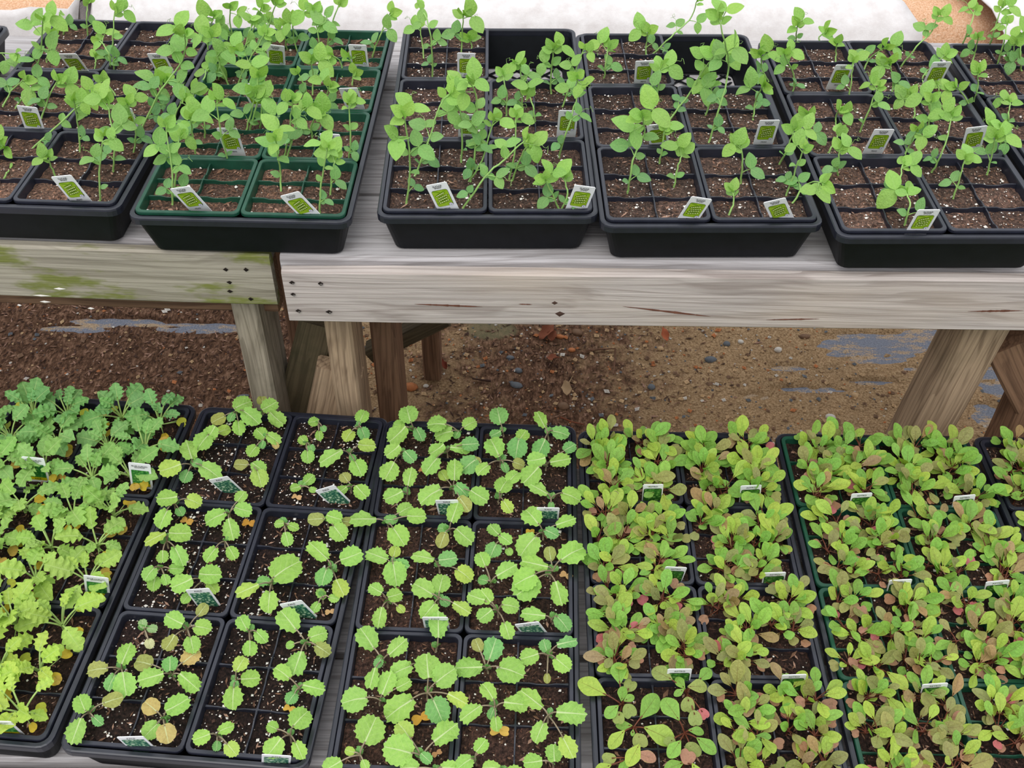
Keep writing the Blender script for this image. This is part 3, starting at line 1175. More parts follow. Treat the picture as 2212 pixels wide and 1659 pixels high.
def pea(key_hint, pts, s=1.0):
    z = soil_z('U')
    base = onZ(pts[0][0], pts[0][1], z)
    loc = locate(base)
    P = [base-Vector((0, 0, .002))]
    for i, q in enumerate(pts[1:]):
        P.append(onY(q[0], q[1], base.y+U(-.008, .012)*(i+1)))
    # smooth poly-line
    out = []
    for i in range(len(P)-1):
        a = P[max(i-1, 0)]
        b, c = P[i], P[i+1]
        d = P[min(i+2, len(P)-1)]
        for k in range(5):
            t = k/5
            out.append(.5*((2*b)+(c-a)*t+(2*a-5*b+4*c-d)*t*t+(3*b-a-3*c+d)*t**3)+rv(.0008))
    out.append(P[-1])
    ln = [0]
    for i in range(1, len(out)):
        ln.append(ln[-1]+(out[i]-out[i-1]).length)
    T = ln[-1]
    e = empty('pea_seedling', base, None, 'seedling', 'pea seedlings in the upper trays')
    mb = MB()
    mb.tube([p-base for p in out], .0015*(.8+.2*s), .0009, 5)
    tb = MB()

    def at(d):
        for i in range(1, len(ln)):
            if ln[i] >= d-1e-9:
                t = (d-ln[i-1])/max(1e-9, ln[i]-ln[i-1])
                return out[i-1].lerp(out[i], t), (out[i]-out[i-1]).normalized()
        return out[-1], (out[-1]-out[-2]).normalized()
    nn = max(1, int(round(T/.03)))
    cnt = 0
    side = RND.choice((-1, 1))
    for k in range(nn):
        d = T*(k+1)/(nn+.25)
        if k == 0 and nn > 1:
            d *= .75
        p, t = at(d)
        h = d/T
        view = (CAM-p).normalized()
        v = t.cross(view).normalized()
        v = (Matrix.Rotation(U(-.9, .9), 3, t) @ v)
        col0 = [a*(1-h)+b*h for a, b in zip(PEA_LO, PEA_HI)]
        big = .55+.45*min(1, h*1.5)
        # clasping stipules
        for sg in (-1, 1):
            if U(0, 1) > .72:
                continue
            dd = v*sg*.8+t*.45+rv(.25)
            nr = view*.6+UP*.7+rv(.4)
            place(e, base, 'leaf', L_PEA[RND.choice((0, 1, 1, 3))], p+v*sg*.001, dd, nr, .018*s*big*U(.85, 1.2), vary(col0, .12))
            cnt += 1
        # a petiole with two leaflets
        side = -side
        if T > .035 and U(0, 1) < .85:
            pe = p+(v*side*.75+t*.65+rv(.2)).normalized()*(.017*s*big)
            mb.tube([q-base for q in (p, (p+pe)/2+t*.001, pe)], .0008, .0006, 4)
            for sg in (-1, 1):
                ax = (pe-p).normalized()
                w2 = ax.cross(view).normalized()
                dd = w2*sg*.85+ax*.5+rv(.25)
                nr = view*.55+UP*.75+rv(.35)
                place(e, base, 'leaf', L_PEA[RND.choice((0, 0, 2, 2, 1))], pe, dd, nr, .0255*s*big*U(.85, 1.2), vary(col0, .1))
            if h > .4 and U(0, 1) < .7:
                tendril(tb, pe-base, (pe-p).normalized(), .02*U(.6, 1.3))
    p, t = out[-1], (out[-1]-out[-2]).normalized()
    view = (CAM-p).normalized()
    v = t.cross(view).normalized()
    for sg in (-1, 1):
        place(e, base, 'leaf', L_PEA[RND.choice((1, 3, 0))], p, t*.8+v*sg*.55+rv(.2), view*.7+UP*.4+v*sg*.5+rv(.3), .020*s*U(.8, 1.15), vary(PEA_HI, .1))
    place(e, base, 'leaf', L_PEA[3], p-t*.003, t+rv(.3), v+rv(.3), .013*s, vary(PEA_HI, .1))
    ob('stem', mb.build('stem', [M_STEM_P], True), e)
    if tb.v:
        ob('tendrils', tb.build('tendrils', [M_STEM_P], True), e)
    lean = (P[-1].x-base.x)/max(.02, P[-1].z-base.z)
    PLANTS.append((e, 'pea seedling', loc, P[-1].z-base.z, lean))


Z1 = lambda x, y: (x*.3978, y*.3978)
Z2 = lambda x, y: (780+x*.3616, y*.3616)
Z3 = lambda x, y: (1430+x*.3617, y*.3617)
PEAS1 = [
    ((80, 590), (150, 470), (210, 330), (232, 110)), ((165, 810), (380, 620), (500, 525)), ((430, 820), (425, 690), (400, 545)), ((540, 1090), (540, 940), (555, 740)),
    ((615, 930), (620, 780), (585, 560)), ((725, 830), (735, 700), (690, 560)), ((640, 540), (600, 480), (560, 440)), ((765, 700), (880, 480), (990, 330), (1005, 185)), ((810, 620), (860, 520), (890, 430)),
    ((620, 395), (610, 230), (625, 60)), ((475, 205), (470, 90), (480, 10)), ((340, 190), (350, 120), (330, 80)), ((300, 965), (285, 920), (262, 850)), ((505, 385), (520, 340), (515, 310)), ((595, 390), (590, 290), (540, 220)),
    ((10, 580), (60, 500), (130, 430)), ((20, 970), (35, 945), (50, 925)), ((-60, 860), (-20, 820), (25, 800)), ((-120, 340), (-10, 292), (85, 292)), ((220, 640), (270, 520), (310, 440)), ((250, 330), (270, 240), (285, 190)),
    ((935, 1110), (935, 930), (900, 690)), ((945, 1080), (955, 900), (975, 740)), ((1245, 900), (1200, 720), (1175, 540)), ((1060, 830), (1045, 740), (1035, 650)), ((1110, 745), (1110, 660), (1100, 600)),
    ((945, 740), (950, 640), (990, 540)), ((1330, 720), (1360, 620), (1380, 520)), ((1355, 710), (1400, 540), (1400, 420)), ((1525, 1045), (1520, 930), (1495, 760)), ((1735, 1160), (1745, 1000), (1780, 800)), ((1795, 1060), (1800, 960), (1820, 860)),
    ((1545, 840), (1570, 700), (1590, 540)), ((1560, 850), (1600, 700), (1640, 590)), ((1890, 880), (1905, 740), (1895, 560)), ((1695, 520), (1700, 430), (1690, 330)), ((1770, 300), (1790, 170), (1840, 30)),
    ((2020, 310), (2060, 200), (2120, 70)), ((1910, 400), (1905, 350), (1895, 310)), ((1650, 560), (1660, 480), (1620, 400)), ((1240, 455), (1190, 340), (1150, 200)), ((1330, 290), (1370, 180), (1420, 40)),
    ((1430, 280), (1460, 140), (1500, 10)), ((1185, 430), (1190, 380), (1190, 330)), ((1560, 270), (1545, 200), (1540, 140)), ((1090, 480), (1110, 420), (1120, 380)), ((1340, 460), (1310, 370), (1290, 280)), ((1410, 700), (1420, 600), (1430, 500)),
    ((1280, 470), (1370, 300), (1440, 180)), ((1480, 280), (1470, 190), (1450, 110)), ((1730, 600), (1760, 540), (1790, 470)), ((1910, 470), (1915, 430), (1920, 400)), ((1700, 760), (1690, 690), (1720, 620)), ((990, 610), (1030, 560), (1060, 500)),
    ((1280, 270), (1250, 130), (1250, 50)), ((1620, 290), (1590, 180), (1600, 110)), ((1380, 590), (1350, 470), (1390, 370)), ((1300, 390), (1330, 260), (1370, 130)), ((1860, 420), (1850, 340), (1800, 300)), ((1730, 320), (1730, 200), (1700, 60)), ((1130, 300), (1130, 210), (1160, 90)),
]
PEAS2 = [
    ((272, 1220), (290, 950), (255, 690)), ((320, 1050), (400, 850), (470, 640), (530, 560)), ((600, 970), (600, 740), (560, 510)), ((655, 1080), (690, 820), (690, 590), (640, 480)), ((600, 1250), (740, 1060), (870, 940), (985, 830)),
    ((900, 1080), (950, 950), (1000, 860)), ((885, 1070), (920, 880), (925, 700)), ((1040, 750), (1030, 650), (1000, 560)), ((870, 690), (870, 570), (850, 450)), ((960, 700), (965, 540), (950, 385)), ((1135, 560), (1135, 430), (1150, 290)),
    ((1180, 940), (1240, 750), (1290, 570), (1290, 470)), ((1200, 640), (1260, 480), (1330, 290)), ((1190, 1260), (1230, 1160), (1215, 1060)), ((1185, 1255), (1150, 1180), (1100, 1070)), ((425, 460), (420, 280), (400, 140), (350, 40)), ((375, 350), (365, 250), (350, 165)),
    ((600, 310), (605, 210), (610, 90)), ((660, 310), (660, 270), (645, 230)), ((1730, 330), (1850, 220), (1960, 120), (2010, 0)), ((1450, 470), (1465, 370), (1475, 285)), ((1765, 600), (1775, 500), (1785, 405)), ((1700, 340), (1705, 260), (1715, 190)),
    ((1830, 725), (1960, 560), (2040, 430), (2120, 320)), ((1590, 1150), (1625, 960), (1690, 800), (1680, 690)), ((1780, 980), (1800, 870), (1810, 780)), ((1870, 1120), (1890, 1010), (1920, 910)), ((2060, 690), (2090, 590), (2090, 490)), ((610, 470), (640, 560), (650, 520)),
    ((640, 1080), (720, 960), (790, 720)),
]
PEAS3 = [
    ((280, 850), (350, 620), (400, 400), (370, 230), (340, 110)), ((545, 710), (560, 600), (610, 510)), ((700, 980), (750, 890), (790, 770)), ((740, 1170), (800, 1010), (850, 890)), ((775, 1220), (860, 1100), (960, 1090)),
    ((400, 1280), (430, 1210), (420, 1140)), ((470, 1100), (480, 980), (470, 860)), ((770, 590), (790, 470), (730, 320)), ((790, 290), (800, 230), (810, 150)), ((950, 270), (940, 220), (975, 190)), ((1040, 380), (1040, 310), (1040, 260)),
    ((850, 880), (880, 780), (870, 690)), ((1110, 610), (1130, 500), (1140, 370)), ((1040, 750), (1040, 700), (1060, 650)), ((1180, 790), (1240, 650), (1290, 510)), ((985, 920), (1030, 850), (1060, 790)), ((1050, 1050), (1055, 960), (1060, 890)),
    ((1200, 430), (1240, 350), (1330, 280)), ((1360, 605), (1380, 490), (1360, 380)), ((1420, 400), (1520, 280), (1600, 200), (1650, 90)), ((1385, 1205), (1420, 1080), (1440, 980)), ((1430, 980), (1480, 860), (1520, 780)), ((1450, 1345), (1480, 1230), (1460, 1150)),
    ((1560, 885), (1590, 750), (1610, 600)), ((1610, 1030), (1680, 900), (1730, 690)), ((1740, 1190), (1780, 1060), (1810, 950)), ((1940, 1045), (1970, 930), (1990, 820)), ((1780, 290), (1830, 180), (1870, 60)), ((1950, 290), (1990, 170), (2030, 40)), ((2000, 395), (2040, 250), (2060, 140)),
    ((1850, 390), (1870, 310), (1890, 220)), ((1870, 600), (1885, 520), (1890, 430)), ((1650, 580), (1655, 540), (1650, 510)), ((2060, 410), (2090, 330), (2110, 260)), ((2080, 750), (2070, 690), (2080, 610)), ((1850, 660), (1820, 590), (1760, 520)), ((1500, 720), (1510, 650), (1480, 570)),
    ((2000, 900), (2040, 820), (2030, 760)), ((2150, 420), (2140, 320), (2150, 240)), ((640, 480), (600, 420), (590, 330)), ((1560, 500), (1570, 440), (1690, 330)),
]
for Zf, L in ((Z1, PEAS1), (Z2, PEAS2), (Z3, PEAS3)):
    for q in L:
        a = [Zf(*p) for p in q]
        pea(None, a, RND.choice((.74, .84, .9, .96, 1.04)))

# ------------------------------------------------------------------ kale rosettes read leaf by leaf
ZA = lambda x, y: (x*.31646, 750+y*.31646)
ZB = lambda x, y: (x*.31646, 1200+y*.31646)
ZC = lambda x, y: (650+x*.29385, 830+y*.29385)
ZD = lambda x, y: (650+x*.29385, 1220+y*.29385)
SCL = {ZA: .31646, ZB: .31646, ZC: .29385, ZD: .29385}
KCOL = {'g': lin(156, 202, 96), 'd': lin(126, 182, 102), 'y': lin(176, 206, 94), 'o': lin(164, 170, 92), 'c': lin(224, 226, 176), 'u': lin(150, 180, 120), 't': lin(196, 172, 104)}
KALE = [
    (ZA, 1620, 480, [(1655, 390, 130), (1710, 470, 150), (1630, 545, 110), (1490, 490, 100, 'o'), (1580, 475, 70, 'd')]),
    (ZA, 1800, 495, [(1840, 400, 120), (1890, 490, 130), (1790, 365, 80, 'o')]),
    (ZA, 1480, 630, [(1440, 585, 110), (1530, 565, 90, 'y'), (1385, 640, 130)]),
    (ZA, 1335, 840, [(1290, 700, 170), (1160, 825, 150, 'y'), (1430, 840, 170), (1270, 880, 90, 'd'), (1345, 790, 70, 'd')]),
    (ZA, 1830, 660, [(1780, 590, 100), (1865, 620, 110), (1790, 665, 60, 'd'), (1725, 705, 90), (1880, 670, 55, 't')]),
    (ZA, 1720, 850, [(1645, 800, 100, 'o'), (1765, 820, 110), (1770, 890, 130, 'y')]),
    (ZC, 140, 320, [(95, 275, 80), (165, 325, 50, 'd'), (135, 375, 80)]),
    (ZC, 430, 350, [(450, 235, 110), (350, 375, 100, 'y'), (460, 360, 100, 'd')]),
    (ZC, 40, 470, [(15, 410, 80), (75, 470, 60, 'd'), (50, 530, 100)]),
    (ZC, 360, 560, [(220, 530, 190), (380, 540, 60, 'd'), (420, 610, 140), (485, 450, 130, 'y')]),
    (ZC, 10, 790, [(60, 700, 100), (85, 775, 60), (-40, 760, 80)]),
    (ZC, 370, 800, [(325, 685, 90, 'o'), (300, 780, 90), (445, 790, 130)]),
    (ZA, 1200, 1110, [(1140, 1030, 140), (1320, 1050, 110, 'y'), (1115, 1165, 140), (1230, 1120, 70, 'd')]),
    (ZA, 1580, 1185, [(1645, 1020, 100), (1660, 1110, 120), (1470, 1160, 150), (1575, 1240, 150)]),
    (ZA, 1150, 1370, [(1060, 1300, 150, 'y'), (1230, 1270, 150), (1110, 1430, 90), (1220, 1420, 150)]),
    (ZA, 1540, 1370, [(1440, 1410, 120), (1585, 1405, 100)]),
    (ZB, 1120, 130, [(1020, 120, 110), (1200, 90, 100), (1050, 190, 100), (1130, 165, 80)]),
    (ZB, 1400, 200, [(1435, 130, 150), (1240, 190, 150), (1450, 220, 100, 'y'), (1270, 290, 80)]),
    (ZC, 200, 1045, [(110, 990, 120, 'o'), (245, 980, 120), (275, 1085, 140), (340, 1010, 80, 'o')]),
    (ZC, 240, 1390, [(130, 1225, 190), (370, 1265, 170), (170, 1410, 130, 'd')]),
    (ZA, 1955, 1245, [(1905, 1205, 70), (2000, 1225, 80), (1960, 1310, 100)]),
    (ZB, 1860, 225, [(1950, 90, 220), (1690, 230, 160, 'y'), (1800, 175, 100, 'd'), (1835, 310, 150)]),
    (ZD, 240, 85, [(170, 85, 140, 'd'), (290, 170, 140, 'y')]),
    (ZD, 165, 285, [(150, 215, 90), (110, 310, 90), (240, 245, 80)]),
    (ZB, 1000, 550, [(975, 465, 70, 'u'), (1040, 500, 70, 'u'), (1020, 600, 70, 'c')]),
    (ZB, 1290, 545, [(1190, 440, 140), (1380, 490, 120), (1160, 595, 120, 'o'), (1310, 605, 120), (1380, 370, 100, 'o')]),
    (ZB, 850, 820, [(860, 670, 160), (665, 775, 140, 'o'), (760, 860, 120, 'd'), (850, 880, 170)]),
    (ZB, 1190, 845, [(1160, 740, 120, 'd'), (1030, 830, 170), (1290, 860, 170), (1300, 690, 140, 't'), (980, 730, 130, 'o')]),
    (ZB, 620, 1105, [(560, 1010, 130), (520, 1195, 170), (665, 1125, 90, 'd'), (770, 985, 130, 'o')]),
    (ZB, 1130, 1150, [(1210, 1020, 170), (1030, 1190, 130), (1030, 1030, 120, 't'), (1135, 1215, 130, 't')]),
    (ZB, 1720, 565, [(1660, 460, 120), (1780, 550, 110), (1705, 635, 110)]),
    (ZB, 1630, 890, [(1640, 740, 120, 'y'), (1710, 840, 130), (1590, 965, 160), (1600, 880, 60, 'd')]),
    (ZB, 1510, 1265, [(1375, 1240, 120), (1540, 1180, 110), (1480, 1300, 70, 'd'), (1580, 1320, 110, 'y')]),
    (ZB, 2090, 635, [(1970, 440, 190), (2030, 730, 170), (2170, 540, 130), (2200, 640, 120, 'o'), (1980, 610, 60)]),
    (ZB, 2040, 955, [(1930, 800, 130), (1990, 970, 90, 'd'), (2140, 900, 150)]),
    (ZB, 1990, 1275, [(2050, 1110, 160), (1860, 1170, 80), (1870, 1310, 150), (2040, 1325, 130)]),
    (ZC, 830, 375, [(790, 220, 140), (710, 370, 170), (870, 365, 110, 'd'), (720, 300, 90)]),
    (ZC, 1160, 400, [(1240, 290, 110), (1000, 290, 140), (1050, 360, 140), (1145, 370, 60, 'd')]),
    (ZC, 745, 545, [(675, 490, 130), (800, 530, 110, 'd'), (650, 640, 160)]),
    (ZC, 1080, 545, [(1000, 480, 130), (1170, 470, 150), (960, 590, 160), (1245, 440, 130, 'd')]),
    (ZC, 780, 855, [(800, 680, 150), (680, 820, 150)]),
    (ZC, 1125, 815, [(1130, 630, 170), (955, 810, 190), (1180, 775, 130, 'd'), (1310, 820, 150), (1200, 880, 130, 'o'), (1050, 670, 90, 'y')]),
    (ZC, 1290, 640, [(1235, 590, 150, 'd'), (1270, 570, 110, 'o')]),
    (ZC, 1490, 390, [(1455, 230, 140, 'd'), (1430, 365, 90, 'd')]),
    (ZC, 1465, 610, [(1425, 460, 170), (1500, 610, 80, 'd'), (1340, 620, 120), (1600, 585, 90, 'o')]),
    (ZC, 1590, 490, [(1630, 375, 110), (1590, 465, 150, 'd')]),
    (ZC, 1820, 410, [(1765, 260, 150), (1905, 355, 130, 'd'), (1765, 470, 150, 'd')]),
    (ZC, 1800, 635, [(1730, 555, 140), (1905, 560, 150), (1690, 670, 170), (1975, 465, 110, 'd')]),
    (ZC, 1450, 875, [(1490, 740, 140), (1515, 895, 110, 'y'), (1560, 680, 120)]),
    (ZC, 1840, 885, [(1750, 770, 150), (1985, 820, 150), (1840, 890, 60, 'd')]),
    (ZC, 645, 1060, [(460, 990, 190), (660, 995, 100, 'd'), (715, 1110, 170), (765, 920, 120), (850, 970, 140)]),
    (ZC, 1100, 1105, [(1130, 940, 170), (1050, 1060, 90, 'd'), (1200, 1115, 160), (1040, 1145, 120, 'o')]),
    (ZC, 680, 1375, [(560, 1260, 180), (690, 1390, 180), (740, 1320, 110, 'd'), (690, 1230, 90, 'y')]),
    (ZC, 1020, 1380, [(900, 1270, 170), (1080, 1285, 140, 'd'), (1200, 1395, 140, 'y')]),
    (ZC, 1475, 1195, [(1420, 1070, 110), (1500, 1135, 110), (1415, 1215, 120, 'd'), (1530, 1230, 60)]),
    (ZC, 1780, 1140, [(1700, 970, 180), (1840, 1090, 110, 'd'), (1945, 1010, 150), (1670, 1180, 190)]),
    (ZC, 1840, 1405, [(1720, 1320, 200), (1990, 1240, 220), (1650, 1430, 180), (1830, 1245, 110, 'o')]),
    (ZD, 1395, 165, [(1335, -40, 120), (1510, 40, 170), (1340, 110, 80, 'd')]),
    (ZD, 640, 315, [(550, 180, 120), (690, 225, 120), (580, 385, 150), (735, 325, 70, 'y')]),
    (ZD, 1010, 285, [(900, 175, 180), (1030, 135, 150), (940, 335, 150), (1060, 270, 80, 'd'), (1180, 315, 150, 'y')]),
    (ZD, 995, 640, [(1010, 440, 200)]),
    (ZD, 1830, 105, [(1660, 165, 220), (1895, 205, 180)]),
    (ZD, 1450, 390, [(1290, 240, 140), (1360, 230, 130), (1540, 300, 130), (1355, 370, 130), (1515, 480, 130)]),
    (ZD, 1850, 435, [(1710, 365, 180), (1925, 425, 140, 'd')]),
    (ZD, 610, 740, [(490, 540, 190), (710, 605, 170), (525, 830, 160), (570, 720, 80, 'd')]),
    (ZD, 930, 995, [(930, 745, 200), (1055, 815, 180), (725, 1050, 240), (1005, 1065, 190, 'd'), (1150, 985, 160, 'y')]),
    (ZD, 850, 770, [(740, 770, 170)]),
    (ZD, 580, 1035, [(395, 990, 190), (630, 870, 180), (755, 880, 120)]),
    (ZD, 1375, 800, [(1410, 620, 180, 'd'), (1235, 755, 200), (1540, 775, 200), (1300, 590, 110, 'o')]),
    (ZD, 1815, 715, [(1680, 675, 140), (1795, 595, 100, 'd'), (1920, 725, 140), (1955, 570, 160, 'd'), (1810, 835, 70, 'o')]),
    (ZD, 440, 1440, [(510, 1215, 210), (360, 1370, 80, 'y'), (230, 1480, 150), (470, 1470, 80)]),
    (ZD, 880, 1440, [(720, 1360, 220), (1060, 1235, 220), (760, 1215, 150, 'y'), (920, 1420, 100, 'd')]),
    (ZD, 1420, 1080, [(1380, 930, 150), (1250, 1085, 180), (1580, 1020, 180), (1405, 1090, 90, 'd'), (1435, 1165, 110)]),
    (ZD, 1815, 1155, [(1695, 985, 210), (1985, 1090, 220), (1755, 1225, 160), (1960, 1335, 170, 'y')]),
    (ZD, 1290, 1480, [(1325, 1330, 120), (1205, 1455, 130)]),
    (ZD, 1855, 1500, [(1860, 1385, 140), (1705, 1450, 140)]),
    (ZD, 1000, 1560, [(800, 1490, 140), (1090, 1490, 130)]),
    (ZD, 1480, 1570, [(1400, 1490, 130), (1570, 1530, 130)]),
]
CAMDIR = Vector((0, -.55, .84))


def depth_of(p):
    return (p-CAM).dot(CF)


def kale(Zf, bx, by, leaves):
    z = soil_z('L')
    q = Zf(bx, by)
    base = onZ(q[0], q[1], z)
    loc = locate(base)
    e = empty('kale_seedling', base, None, 'seedling', 'kale seedlings in the second and third lower trays')
    mb = MB()
    n_col = 'g'
    hub = base+Vector((U(-.002, .002), U(-.001, .003), .010))
    mb.tube([Vector((0, 0, -.003)), Vector((0, 0, .004)), hub-base], .0014, .0012, 5)
    for lf in leaves:
        cx, cy, L = lf[:3]
        c = lf[3] if len(lf) > 3 else 'g'
        p = Zf(cx, cy)
        h = U(.020, .034) if L > 100 else U(.012, .02)
        C = onZ(p[0], p[1], z+h)
        Lm = L*SCL[Zf]*depth_of(C)/F*1.06
        n = UP*.75+(CAM-C).normalized()*.6+rv(.22)
        d = C-hub
        d = d-n.normalized()*d.dot(n.normalized())
        if d.length < .004:
            d = Vector((U(-1, 1), 1, 0))
        d.normalize()
        bp = C-d*(Lm*.46)
        rd = (c in 'otc' and U(0, 1) < .6) or (c == 'y' and L < 100)
        me = RND.choice(L_ROUND) if rd else (RND.choice(L_KALE[:3]) if L < 150 else RND.choice(L_KALE))
        o = place(e, base, 'leaf', me, bp, d, n, Lm, vary(KCOL[c], .09), U(.95, 1.08))
        mid = (hub+bp)/2+UP*.006
        mb.tube([k-base for k in bez(hub, mid, bp+d*(Lm*.06), 6)], .0011, .0008, 5)
    for k in range(2):
        d = Vector((U(-1, 1), U(-1, 1), 1.2))
        place(e, base, 'leaf', RND.choice(L_KALE), hub, d, Vector((0, -1, .6))+rv(.4), U(.008, .012), vary(KCOL['d'], .1))
    ob('stem', mb.build('stem', [M_STEM_K], True), e)
    PLANTS.append((e, 'kale seedling', loc, len(leaves)*.01, 0))
    return e


for k in KALE:
    kale(*k)

# dropped orange seed leaves lying by the kale
ORANGE = lin(232, 172, 70)
PALEO = lin(222, 176, 124)
for i, (Zf, x, y, L, col, lab) in enumerate([
        (ZD, 885, 1125, 130, ORANGE, 'bright orange seed leaf pair in third lower tray, by the large front-left kale'), (ZD, 1460, 1220, 130, lin(236, 190, 96), 'orange-yellow seed leaf pair in front right pack, third lower tray'),
        (ZA, 1275, 1185, 85, lin(224, 170, 84), 'small orange seed leaf pair in middle left pack, second lower tray'), (ZA, 1700, 1200, 90, lin(230, 164, 70), 'orange seed leaf pair near right edge of middle left pack, second lower tray'),
        (ZA, 2025, 1022, 65, PALEO, 'pale orange seed leaf pair left of the kale tag, second lower tray'), (ZC, 895, 635, 60, lin(226, 160, 104), 'peach seed leaf pair in back left pack, third lower tray'),
        (ZC, 1950, 1405, 90, PALEO, 'pale tan seed leaf pair by right rim, third lower tray'), (ZD, 215, 345, 70, PALEO, 'pale tan seed leaf pair in middle right pack, second lower tray'),
        (ZD, 1000, 1385, 70, lin(216, 156, 110), 'peach seed leaf pair at front of third lower tray'), (ZC, 1685, 1080, 60, lin(232, 186, 70), 'yellow seed leaf pair under kale tag, third lower tray'),
        (ZB, 1975, 1045, 80, lin(226, 178, 76), 'orange seed leaf pair in front right pack, second lower tray')]):
    p = Zf(x, y)
    C = onZ(p[0], p[1], soil_z('L')+.006)
    Lm = L*SCL[Zf]*depth_of(C)/F*.62
    e = empty('seed_leaf_pair', Vector((C.x, C.y, soil_z('L'))), lab, 'seed leaf', 'withered seed leaves in the kale trays')
    a = U(-.6, .6)
    d = Vector((math.cos(a), math.sin(a), .05))
    for s in (1, -1):
        place(e, e.location.copy(), 'lobe', L_COT[0], C, d*s, UP+CAMDIR*.4+rv(.1), Lm, vary(col, .05))
    mb = MB()
    o0 = e.location.copy()
    mb.tube([C-o0, Vector((.002, .003, .002)), Vector((.004, .006, -.002))], .0007, .0006, 4)
    ob('stalk', mb.build('stalk', [M_STEM_K]), e)

# ------------------------------------------------------------------ curly kale, leftmost lower tray
def cell_points(key, rows, cols, jx=.012, jy=.008):
    n = TRAYS[key][3]
    g = PG[n]
    for r in range(n):
        for c in range(2):
            lx = (-1 if c == 0 else 1)*(PW/2+.0006)
            ly = TD-EDGE-(r+.5)*(TD-2*EDGE)/n
            for i, (cx, cy) in enumerate(g['cells']):
                yield r, c, i, TM[key] @ Vector((lx+cx+U(-jx, jx)*.6, ly+cy+U(-jy, jy)*.6, soil_z('L')-RIM_L))


def inframe(P, m=80):
    d = P-CAM
    w = d.dot(CF)
    if w < .05:
        return False
    px, py = W/2+F*d.dot(CX)/w, H/2-F*d.dot(CU)/w
    return -m < px < W+m and -m < py < H+m


def mixl(a, b, t):
    return tuple(x*(1-t)+y*t for x, y in zip(a, b))


CUR_B, CUR_Y, YELL = lin(124, 176, 104), lin(184, 212, 92), lin(226, 190, 62)
for r, c, i, P in cell_points('L1', 3, 2):
    if not inframe(P, 130):
        continue
    cr, cc = i//2, i % 2
    tq = (r*3+cr)/8
    gcol = mixl(CUR_B, CUR_Y, min(1, max(0, tq*1.15-.05)))  # light's yellower cast towards the front put into the leaf colour
    e = empty('curly_kale_seedling', P, None, 'seedling', 'curly kale seedlings in the leftmost lower tray')
    mb = MB()
    sparse = c == 1 and cc == 1
    n = 7 if sparse else 9
    hub = Vector((0, 0, .014))
    mb.tube([Vector((0, 0, -.003)), hub], .0022, .0018, 6)
    a0 = U(0, 6.28)
    for k in range(n):
        az = a0+k*2.4+U(-.35, .35)
        el = math.radians(U(22, 72))
        if r == 0 and cr == 0 and k == 0:
            el = math.radians(75)
        pl = U(.016, .030)
        L = U(.023, .034)*(1.06 if k % 3 else .8)
        d = Vector((math.cos(az)*math.cos(el), math.sin(az)*math.cos(el), math.sin(el)))
        bp = hub+d*pl
        d2 = (d-UP*.45*U(.6, 1.4)).normalized()
        n_ = UP*.9+Vector((0, -.35, 0))-d*.3+rv(.3)
        place(e, Vector((0, 0, 0)), 'leaf', RND.choice(L_CURL), bp-d2*.002, d2, n_, L, vary(gcol, .12), U(.95, 1.25))
        mb.tube(bez(hub*.6, hub+d*pl*.5+UP*.002, bp+d2*.004), .0014, .0010, 5)
    for k in range(RND.choice((2, 3, 3))):
        az = U(-1.2, 1.2) if cc == 1 else U(0, 6.28)
        d = Vector((math.cos(az), math.sin(az), U(.1, .5)))
        bp = Vector((0, 0, .006))+d.normalized()*U(.016, .028)
        cl = place(e, Vector((0, 0, 0)), 'seed_leaf', RND.choice(L_COT), bp, d-UP*.3, UP+Vector((0, -.5, 0))+rv(.3), U(.012, .017), vary(RND.choice((YELL, YELL, lin(216, 176, 84), lin(190, 196, 70))), .08))
        if k == 0:
            cl['label'] = 'yellowed seed leaf'
        mb.tube([Vector((0, 0, .005)), bp*.6+UP*.002, bp], .0007, .0006, 4)
    ob('stem', mb.build('stem', [M_STEM_C], True), e)
    PLANTS.append((e, 'curly kale seedling', ('L1', r, c, cr, cc), 0, 0))

# ------------------------------------------------------------------ arugula clumps
AG, AY, AO, AR, AP = lin(138, 184, 82), lin(170, 196, 84), lin(156, 156, 96), lin(180, 134, 108), lin(200, 112, 116)


def arug_leaf(e, mb, hub, az, el, pl, L, col, n_bias=.35, me=None):
    d = Vector((math.cos(az)*math.cos(el), math.sin(az)*math.cos(el), math.sin(el)))
    bp = hub+d*pl
    d2 = (d-UP*U(.1, .45)).normalized()
    n_ = UP*.9+Vector((0, -n_bias, 0))-d*.35+rv(.25)
    place(e, Vector((0, 0, 0)), 'leaf', me or RND.choice(L_ARUG+L_OVAL), bp-d2*.001, d2, n_, L, col, U(.85, 1.1))
    mb.tube([hub, hub+d*pl*.5+UP*.001, bp+d2*.003], .0009, .0007, 4)


